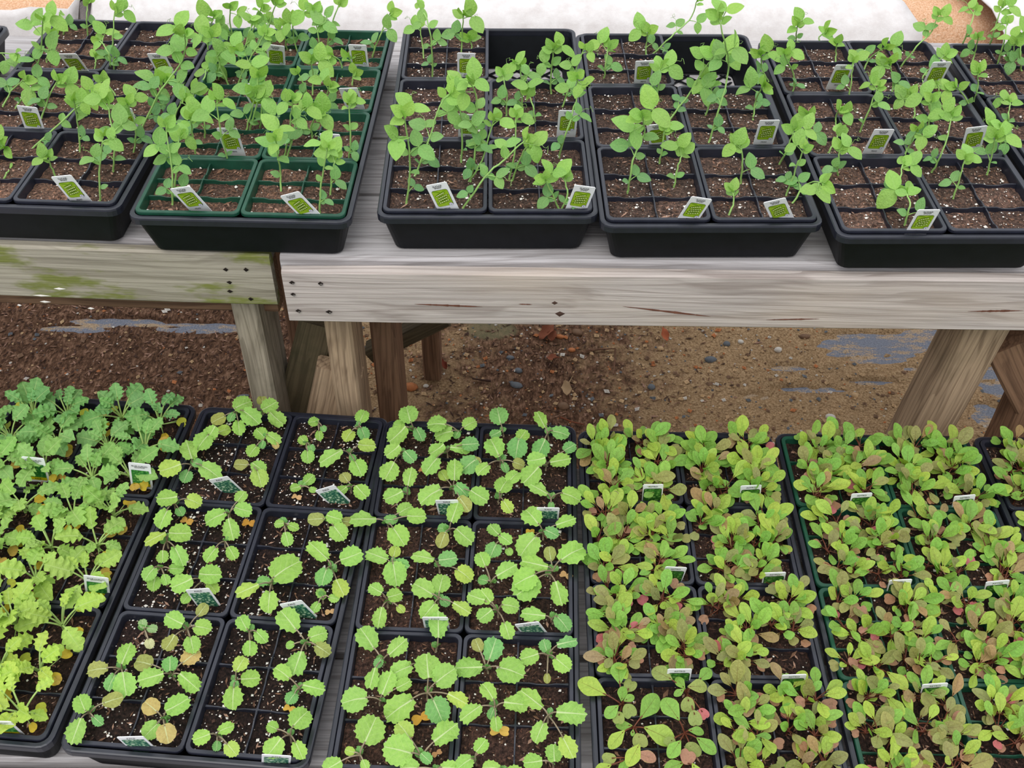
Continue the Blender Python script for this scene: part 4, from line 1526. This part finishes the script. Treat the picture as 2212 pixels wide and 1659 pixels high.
def arug_clump(key, r, c, i, P, seeds, smin=.9, smax=1.15, red=.3, tall=1.0):
    cr, cc = i//2, i % 2
    e = empty('arugula_seedling', P, None, 'seedling', 'arugula seedlings in the lower right trays')
    mb = MB()
    for k in range(seeds):
        hb = Vector((U(-.019, .019), U(-.012, .012), 0)) if seeds > 1 else Vector((0, 0, 0))
        hub = hb+Vector((0, 0, U(.006, .012)))
        mb.tube([hb-UP*.004, hub], .001, .0009, 4)
        a0 = U(0, 6.28)
        for j in range(RND.choice((4, 5, 6))):
            el = math.radians(U(28, 74))
            t = U(0, 1)
            col = AG if t < .50-red*.35 else AY if t < .84-red*.35 else AO if t < .98-red*.15 else mixl(AO, AR, .6)
            arug_leaf(e, mb, hub, a0+j*2.4+U(-.4, .4), el, U(.007, .019)*tall, U(.017, .0285)*U(smin, smax)*tall, vary(col, .13))
        for j in range(2):
            az = a0+math.pi*j+U(-.5, .5)
            d = Vector((math.cos(az), math.sin(az)-.25, U(.2, .6)))
            bp = hub*.9+d.normalized()*U(.012, .022)
            t = U(0, 1)
            col = AR if t < red*.8 else AP if t < red else AO if t < red+.3 else AG
            o = place(e, Vector((0, 0, 0)), 'seed_leaf', RND.choice(L_COT), bp, d-UP*.2, UP+Vector((0, -.4, 0))+rv(.25), U(.011, .0155), vary(col, .12))
            mb.tube([hub*.9, bp], .0006, .0006, 4)
    ob('stem', mb.build('stem', [M_STEM_A], True), e)
    PLANTS.append((e, 'arugula clump' if seeds > 1 else 'arugula seedling', (key, r, c, cr, cc), 0, 0))


for key in ('L4', 'L5', 'L6'):
    for r, c, i, P in cell_points(key, 4, 2):
        if not inframe(P, 330 if key == 'L6' else 110):
            continue
        q = (r*3+i//2)/11
        red = .10+.62*q*(1.1 if key != 'L4' else .9)
        if key == 'L4' and r == 3 and c == 0:
            continue
        if U(0, 1) < .03:
            continue
        arug_clump(key, r, c, i, P, RND.choice((3, 3, 4)), red=red, tall=1.08 if q < .3 else .98)

# the big single rosettes of the front left pack, read leaf by leaf
ZE = lambda x, y: (1200+x*.26468, 1220+y*.26468)
BIG = [
    (540, 1180, [(300, 1000, 230, 'y'), (515, 880, 170, 'g'), (545, 1050, 120, 'g'), (610, 980, 110, 'o'), (460, 1195, 130, 'g'), (515, 1255, 100, 'o'), (605, 1200, 110, 'o'), (600, 1090, 90, 'g')]),
    (630, 1365, [(765, 1155, 230, 'g'), (560, 1310, 120, 'g'), (500, 1420, 170, 'y'), (850, 1380, 240, 'y'), (690, 1445, 120, 'o'), (630, 1370, 50, 'g')]),
    (1045, 1410, [(945, 1175, 200, 'g'), (1230, 1470, 170, 'g'), (975, 1500, 150, 'g'), (1150, 1355, 120, 'g'), (1120, 1525, 130, 'o'), (930, 1450, 90, 'o')]),
    (1060, 1080, [(870, 890, 170, 'o'), (1020, 965, 110, 'g'), (1160, 990, 150, 'o'), (1220, 895, 130, 'g'), (1080, 1150, 120, 'o'), (1140, 1260, 120, 'o'), (1010, 1040, 90, 'g'), (1210, 1220, 90, 'p')]),
    (620, 1620, [(430, 1585, 110, 'o'), (640, 1545, 180, 'y'), (740, 1560, 150, 't'), (560, 1640, 120, 'g'), (390, 1660, 130, 'y')]),
    (1040, 1660, [(970, 1640, 150, 'g'), (1080, 1560, 120, 't'), (1150, 1680, 120, 'y')]),
]
BC = {'g': AG, 'y': AY, 'o': mixl(AO, AG, .3), 't': AR, 'p': AP}
for (bx, by, leaves) in BIG:
    p = ZE(bx, by)
    P = onZ(p[0], p[1], soil_z('L'))
    loc = locate(P)
    e = empty('arugula_seedling', P, None, 'seedling', 'arugula seedlings in the lower right trays')
    mb = MB()
    hub = P+UP*.009
    mb.tube([Vector((0, 0, -.004)), hub-P], .0013, .0012, 5)
    for (cx, cy, L, cc) in leaves:
        p = ZE(cx, cy)
        C = onZ(p[0], p[1], P.z+U(.016, .030))
        Lm = L*.26468*depth_of(C)/F*1.12
        n = UP*.75+(CAM-C).normalized()*.6+rv(.2)
        nn_ = n.normalized()
        d = C-hub
        d = (d-nn_*d.dot(nn_)).normalized()
        small = cc in 'otp' and L < 135
        bp = C-d*(Lm*.5)
        place(e, P, 'seed_leaf' if small else 'leaf', RND.choice(L_COT) if small else RND.choice(L_OVAL), bp, d, n, Lm, vary(BC[cc], .08), U(1.05, 1.3) if not small else 1)
        mb.tube([k-P for k in bez(hub, (hub+bp)/2+UP*.004, bp+d*.004)], .0010, .0008, 5)
    ob('stem', mb.build('stem', [M_STEM_A], True), e)
    PLANTS.append((e, 'large arugula seedling', loc, len(leaves)*.01, 0))

# ------------------------------------------------------------------ labels for the plants
cells = {}
for p in PLANTS:
    cells.setdefault((p[1], p[2]), []).append(p)
for (kind, loc), L in cells.items():
    L.sort(key=lambda p: p[0].location.x)
    n = len(L)
    for i, p in enumerate(L):
        if n == 1:
            w = ''
            if kind == 'pea seedling':
                w = 'tall ' if p[3] > .075 else 'short ' if p[3] < .035 else ''
                if p[4] > .5:
                    w += 'right-leaning '
                elif p[4] < -.5:
                    w += 'left-leaning '
        elif n == 2:
            w = ('left-hand ', 'right-hand ')[i]
        else:
            w = ('leftmost ', 'second-from-left ', 'third-from-left ', 'fourth-from-left ', 'fifth-from-left ')[i] if i < n-1 else 'rightmost '
        p[0]['label'] = '%s%s, %s' % (w, kind, where(loc))

# ------------------------------------------------------------------ plant tags
def text_mesh(s, size, m, gap=1.0):
    cu = bpy.data.curves.new('t', 'FONT')
    cu.body = s
    cu.size = size
    cu.align_x = 'CENTER'
    cu.align_y = 'CENTER'
    cu.space_line = gap
    cu.offset = size*.012
    o = bpy.data.objects.new('t', cu)
    COL.objects.link(o)
    bpy.context.view_layer.update()
    me = bpy.data.meshes.new_from_object(o.evaluated_get(bpy.context.evaluated_depsgraph_get()))
    bpy.data.objects.remove(o)
    me.materials.clear()
    me.materials.append(m)
    return me


def flat(rings_mi, mats, name):
    """stack of flat outlines, each (outline, z, material index)"""
    mb = MB()
    for (o, z, mi) in rings_mi:
        mb.add([(p[0], p[1], z) for p in o], [tuple(range(len(o)))], mi)
    return mb.build(name, mats)


def ell(cx, cy, rx, ry, a=0, n=10):
    ca_, sa_ = math.cos(a), math.sin(a)
    return [(cx+rx*math.cos(t)*ca_-ry*math.sin(t)*sa_, cy+rx*math.cos(t)*sa_+ry*math.sin(t)*ca_) for t in [2*math.pi*k/n for k in range(n)]]


def stake(w, h, name):
    mb = MB()
    t = .0004
    o = [(-w/2, -.004), (-w*.14, -.016), (w*.14, -.016), (w/2, -.004), (w/2, h-.0015), (w/2-.0015, h), (-w/2+.0015, h), (-w/2, h-.0015)]
    mb.loft([[(x, y, -t) for x, y in o], [(x, y, t) for x, y in o]], cap0=True, cap1=True)
    return mb.build(name, [M_WHITE])


TG = {}
# peas: bold two-line title, rounded picture of open pods, PEAS below, round badge
pic = []
bx = rrect(.0206, .0292, .003, 0, 0, .0258)
pic.append((bx, .0006, 0))
pic.append((rrect(.0198, .0284, .0027, 0, 0, .0258), .0008, 1))
pods = MB()
for (cx, cy, L, a) in ((-.001, .0295, .0074, .38), (.001, .0250, .0082, .34), (0, .0208, .0084, .30), (.0005, .0165, .0086, .26)):
    pods.add([(x, y+.0033, .0010) for x, y in ell(cx, cy, L, .0021, a)], [tuple(range(10))], 0)
    pods.add([(x, y+.0033, .0012) for x, y in ell(cx+.0002, cy+.0003, L*.93, .0014, a)], [tuple(range(10))], 1)
    for k in range(5):
        t = (k-2)*L*.34
        pods.add([(x, y+.0033, .0014) for x, y in ell(cx+t*math.cos(a), cy+t*math.sin(a)+.0002, .00105, .00095, 0, 8)], [tuple(range(8))], 2)
for (cx, cy, L, a) in ((-.004, .0345, .0052, -.35), (.004, .0335, .005, .5)):
    pods.add([(x, y+.0033, .0010) for x, y in ell(cx, cy, L, .0013, a)], [tuple(range(10))], 1)
TG['pea'] = dict(w=.0268, h=.0515, parts=[
    ('picture', flat(pic, [M_LINE, M_PODBG], 'pea_picture')), ('pods', pods.build('pea_pods', [M_POD_D, M_PODS, M_PEAS])),
    ('title', text_mesh('SUGAR\nSNAP', .0038, M_INK, .8), (0, .0460)), ('footer', text_mesh('PEAS', .0036, M_INK), (0, .0068)),
    ('badge', flat([(ell(.0074, .0141, .0026, .0026, 0, 12), .0016, 0), (ell(.0074, .0141, .0022, .0022, 0, 12), .0018, 1), (ell(.0074, .0141, .0009, .0011, 0, 6), .0020, 0)], [M_LAV, M_WHITE], 'badge'))],
    title='white sugar snap pea tag', group='pea tags')
TG['kale'] = dict(w=.030, h=.036, parts=[('picture', flat([(rrect(.0252, .0400, .001, 0, 0, .0080), .0008, 0)], [M_KALEP], 'kale_picture')), ('title', text_mesh('KALE', .0042, M_INK), (0, .0322))], title='white kale tag', group='kale tags')
TG['scotch'] = dict(w=.0295, h=.0475, parts=[('picture', flat([(rrect(.0236, .0262, .001, 0, 0, .0210), .0008, 0)], [M_SCOT], 'scotch_picture')),
                                             ('band', flat([(rrect(.0236, .0058, .001, 0, 0, .0050), .0008, 0)], [M_YEL], 'band')), ('footer', text_mesh('KALE', .0036, M_INK), (0, .0050)),
                                             ('title', text_mesh('BLUE CURLED\nSCOTCH', .0034, M_INK, .8), (0, .0410))], title='white blue-curled kale tag', group='curly kale tags')
TG['astro'] = dict(w=.0275, h=.034, parts=[('picture', flat([(rrect(.0246, .0370, .003, 0, 0, .0070), .0006, 0), (rrect(.0232, .0356, .0026, 0, 0, .0070), .0009, 1)], [M_LINE, M_ASTR], 'astro_picture')),
                                           ('title', text_mesh('ASTRO', .0040, M_INK), (0, .0300))], title='white arugula tag', group='arugula tags')
for k, g in TG.items():
    g['stake'] = stake(g['w'], g['h'], k+'_stake')
TAGS = []


def plant_tag(kind, top, bot):
    g = TG[kind]
    z = RIM_U-.003 if kind == 'pea' else soil_z('L')+.003      # where the front rim cuts the tag off
    B = onZ(bot[0], bot[1], z)+Vector((0, .0055, 0))
    best = None
    for k in range(-30, 75):
        b = math.radians(k)
        n = Vector((0, math.cos(b), -math.sin(b)))      # away from the camera
        d = ray(*top)
        dn = d.dot(n)
        if abs(dn) < .05:
            continue
        T = CAM+d*((B-CAM).dot(n)/dn)
        e = abs((T-B).length-g['h'])+.00004*abs(k-15)
        if best is None or e < best[0]:
            best = (e, T, n)
    e_, T, n = best
    y = (T-B).normalized()
    n = -n
    n = (n-y*n.dot(y)).normalized()
    x = y.cross(n)
    s = (T-B).length/g['h']
    s = min(1.25, max(.8, s))
    loc = locate(B+Vector((0, .012, 0)))
    M = Matrix(((x.x*s, y.x*s, n.x*s, B.x), (x.y*s, y.y*s, n.y*s, B.y), (x.z*s, y.z*s, n.z*s, B.z), (0, 0, 0, 1)))
    E_ = ob('plant_tag', None, None, M)
    E_.empty_display_size = .01
    tilt = 'leaning left ' if top[0]-bot[0] < -12 else 'leaning right ' if top[0]-bot[0] > 12 else 'upright '
    key, r, c, cr, cc = loc
    tag(E_, '%s, %s, in %s %s pack, %s' % (g['title'], tilt.strip(), ROWN[TRAYS[key][3]][r], ('left', 'right')[c], TRAYS[key][4]), 'plant tag', g['group'])
    ob('stake', g['stake'], E_)
    pic_ = None
    for q in g['parts']:
        o_ = ob(q[0], q[1], pic_ if q[0] in ('pods', 'badge') else E_, Matrix.Translation((q[2][0], q[2][1], .0012)) if len(q) > 2 else None)
        if q[0] == 'picture':
            pic_ = o_
    TAGS.append(E_)


for (Zf, L) in ((Z1, [(145, 578, 188, 727), (365, 292, 440, 412), (845, 290, 905, 425), (660, 585, 705, 728), (330, 955, 440, 1112), (1495, 245, 1500, 380), (1940, 243, 1955, 383), (1355, 455, 1420, 600), (1890, 478, 1930, 605), (1230, 695, 1275, 850), (1790, 727, 1808, 872), (975, 1018, 1085, 1157), (1570, 1052, 1690, 1193)]),
                (Z2, [(628, 317, 627, 475), (640, 683, 637, 840), (1240, 660, 1225, 822), (447, 1097, 525, 1277), (1340, 1112, 1280, 1277), (1695, 363, 1685, 512), (1765, 742, 1785, 890), (2037, 1182, 1947, 1338)]),
                (Z3, [(645, 717, 605, 875), (670, 1195, 730, 1333), (1095, 387, 1040, 532), (1675, 370, 1612, 518), (1330, 772, 1262, 929), (1882, 757, 1847, 917), (1597, 1252, 1522, 1409)])):
    for (a, b, c, d) in L:
        plant_tag('pea', Zf(a, b), Zf(c, d))
ZF = lambda x, y: (1200+x*.24864, 850+y*.24864)
ZG = lambda x, y: (1650+x*.25407, 850+y*.25407)
ZH = lambda x, y: (1650+x*.2646, 1220+y*.2646)
for (Zf, a, b, c, d) in ((ZA, 1487, 893, 1580, 1003), (ZC, 172, 762, 278, 888), (ZB, 1345, 228, 1412, 356), (ZB, 1980, 318, 2075, 442), (ZB, 885, 1236, 962, 1345), (ZB, 1888, 1362, 1878, 1450), (ZC, 1070, 851, 1090, 972), (ZC, 1818, 907, 1810, 1025), (ZD, 985, 385, 1000, 500), (ZD, 1657, 428, 1725, 537)):
    plant_tag('kale', Zf(a, b), Zf(c, d))
for (Zf, a, b, c, d) in ((ZA, 222, 752, 258, 930), (ZA, 950, 793, 963, 974), (ZB, 655, 143, 660, 297), (ZB, -20, 1130, 60, 1243)):
    plant_tag('scotch', Zf(a, b), Zf(c, d))
for (Zf, a, b, c, d) in ((ZF, 850, 790, 840, 945), (ZF, 1700, 798, 1690, 955), (ZF, 1050, 1508, 1010, 1655), (ZF, 1905, 1555, 1890, 1700), (ZE, 1015, 850, 1000, 1000), (ZE, 1950, 896, 1930, 1040), (ZG, 835, 848, 815, 1005), (ZG, 1710, 866, 1690, 1020), (ZG, 1165, 1583, 1140, 1735), (ZG, 1990, 1593, 1970, 1745), (ZH, 1400, 970, 1380, 1115)):
    plant_tag('astro', Zf(a, b), Zf(c, d))

# ------------------------------------------------------------------ stones, leaves and litter on the ground
def gpt(px, py):
    p = onZ(px, py, .012)
    return Vector((p.x, p.y, max(ground_z(p.x, p.y), -.001)))


def pebble_mesh(seed, sx, sy, sz, m):
    rr = random.Random(seed)
    mb = MB()
    n = 9
    rings = []
    for j in range(1, 6):
        ph = math.pi*j/6
        rings.append([(sx*math.sin(ph)*math.cos(2*math.pi*k/n)*rr.uniform(.88, 1.1), sy*math.sin(ph)*math.sin(2*math.pi*k/n)*rr.uniform(.88, 1.1), -sz*math.cos(ph)) for k in range(n)])
    mb.loft(rings, cap0=True, cap1=True)
    return mb.build('stone', [m], True)


STONES = [
    (1535, 776, .014, .009, 0, 'oval slate-gray stone lying in sand right of centre'), (1407, 836, .008, .008, 0, 'pointed slate-gray stone in the sand above the arugula tray'), (886, 836, .016, .011, 2, 'rusty orange stone beside the back leg'),
    (1115, 831, .014, .008, 0, 'dark gray stone in mulch near the mossy patch'), (1102, 772, .009, .006, 0, 'black pebble below the mossy patch'), (1235, 756, .009, .006, 2, 'orange pebble in the mulch'), (1209, 727, .012, .006, 2, 'salmon stone beside the brown dead leaves'),
    (1247, 718, .013, .010, 4, 'greenish stone under the fascia, right of dead leaves'), (1846, 854, .008, .008, 1, 'round yellow pebble by the gray fabric'), (1681, 755, .009, .008, 3, 'pale cream stone in the open sand'), (1570, 742, .008, .008, 0, 'gray pebble close under the fascia'),
    (1427, 752, .007, .007, 1, 'cream pebble left of the gray oval stone'), (920, 833, .006, .005, 3, 'small white pebble at the foot of the back leg'), (1600, 738, .007, .006, 3, 'off-white pebble right of the gray pebble'), (1794, 901, .011, .008, 3, 'pale stone right above the green-celled arugula tray'),
    (1738, 727, .014, .007, 4, 'brown stone touching the fascia bottom at right'), (1217, 877, .012, .010, 4, 'flat gray-brown stone above the third lower tray'), (1120, 800, .009, .007, 0, 'gray pebble above the dark gray stone'), (525, 857, .014, .006, 0, 'dark slate chip left of the mossy bench leg'),
]
for i, (px, py, sx, sy, mi, lab) in enumerate(STONES):
    p = gpt(px, py)
    o = ob('stone', pebble_mesh(i, sx, sy, min(sx, sy)*.75, M_STONE[mi]), None, Matrix.Translation(p+UP*.002) @ Matrix.Rotation(U(-.5, .5), 4, 'Z'))
    tag(o, lab, 'stone', 'larger stones under the bench')


def dead_leaf(px, py, L, w, rot, label, m):
    p = gpt(px, py)+UP*.006
    me = grid_leaf('dead_leaf', lambda t, s: w*math.sin(math.pi*t**.8)**.8*(1+.15*math.sin(t*17+s)), m, 8, 4, .5, -.2, .08, 1.4, px)
    o = ob('dead_leaf', me, None, Matrix.Translation(p) @ Matrix.Rotation(rot, 4, 'Z') @ Matrix.Rotation(.25, 4, 'X') @ Matrix.Scale(L, 4))
    tag(o, label, 'dead leaf', 'dead leaves on the ground')


dead_leaf(1165, 735, .045, .3, -.9, 'largest brown dead leaf under the fascia near centre', M_DEAD)
dead_leaf(1190, 740, .030, .35, -.2, 'curled reddish dead leaf beside the salmon stone', M_DEAD)
dead_leaf(1180, 775, .036, .25, -2.2, 'folded red-brown dead leaf above the gray pebbles', M_DEAD)
dead_leaf(1225, 858, .034, .3, .1, 'folded tan dry leaf above the third lower tray', M_STRAW)
dead_leaf(1440, 740, .036, .22, .2, 'rust-coloured conifer sprig under the fascia', plain('rusty_sprig', lin(176, 98, 66), .8, .2, .2))
dead_leaf(965, 800, .03, .2, .6, 'dark red leaf scrap beside the back leg', plain('dark_red_leaf', lin(120, 56, 40), .8, .2, .2))


def twig(pts, r, label, m=None):
    P = [gpt(*q)+UP*.006 for q in pts]
    mb = MB()
    mb.tube([p-P[0] for p in P], r, r*.6, 5)
    o = ob('twig', mb.build('twig', [m or M_CHIP3], True), None, Matrix.Translation(P[0]))
    tag(o, label, 'twig', 'twigs on the ground')


twig([(1265, 762), (1300, 757), (1328, 756)], .0022, 'flat-lying dark twig meeting an upright twig in mulch', M_CHIP)
twig([(1329, 757), (1328, 780), (1325, 812)], .0022, 'gray twig pointing toward the camera below dark twig', M_CHIP)
twig([(1210, 905), (1235, 914), (1262, 920)], .0018, 'reddish twig at the back rim of third lower tray', M_DEAD)
twig([(1222, 842), (1230, 828), (1237, 815)], .0012, 'pale straw across the folded tan dry leaf', M_STRAW)
twig([(1060, 825), (1035, 822), (1020, 820)], .0026, 'short dark bark stick left of dark gray stone', M_CHIP3)

mb = MB()
for _ in range(7000):
    x, y = U(-1.15, 1.35), U(1.40, 2.05)
    if dip(x, y) > .3 or (x < -.36 and U(0, 1) < .6):
        continue
    s = U(.0013, .0032)*(2.1 if U(0, 1) < .22 else 1)
    mb.lump((x, y, ground_z(x, y)+s*.3), s*U(.9, 1.5), s, s*.75, RND.choice((0, 1, 1, 1, 2, 3, 4, 4)), U(0, 3))
o = ob('gravel', mb.build('gravel', M_STONE))
tag(o, 'fine gravel scattered over the sandy ground', 'gravel', None, 'stuff')
mb = MB()
for _ in range(8000):
    x, y = U(-1.15, .75), U(1.40, 2.05)
    k = 1 if x < -.34 else max(0, .62-abs(x-.05)*1.2)
    if U(0, 1) > k or dip(x, y) > .35:
        continue
    mb.lump((x, y, ground_z(x, y)+.002), U(.003, .009)*(1.6 if U(0, 1) < .06 else 1), U(.001, .0026), U(.0006, .0014), RND.choice((0, 0, 1, 2, 2)), U(0, 3.14))
o = ob('bark_mulch', mb.build('bark_mulch', [M_CHIP, M_CHIP2, M_CHIP3]))
tag(o, 'brown bark mulch strewn over the ground under the benches', 'mulch', None, 'stuff')
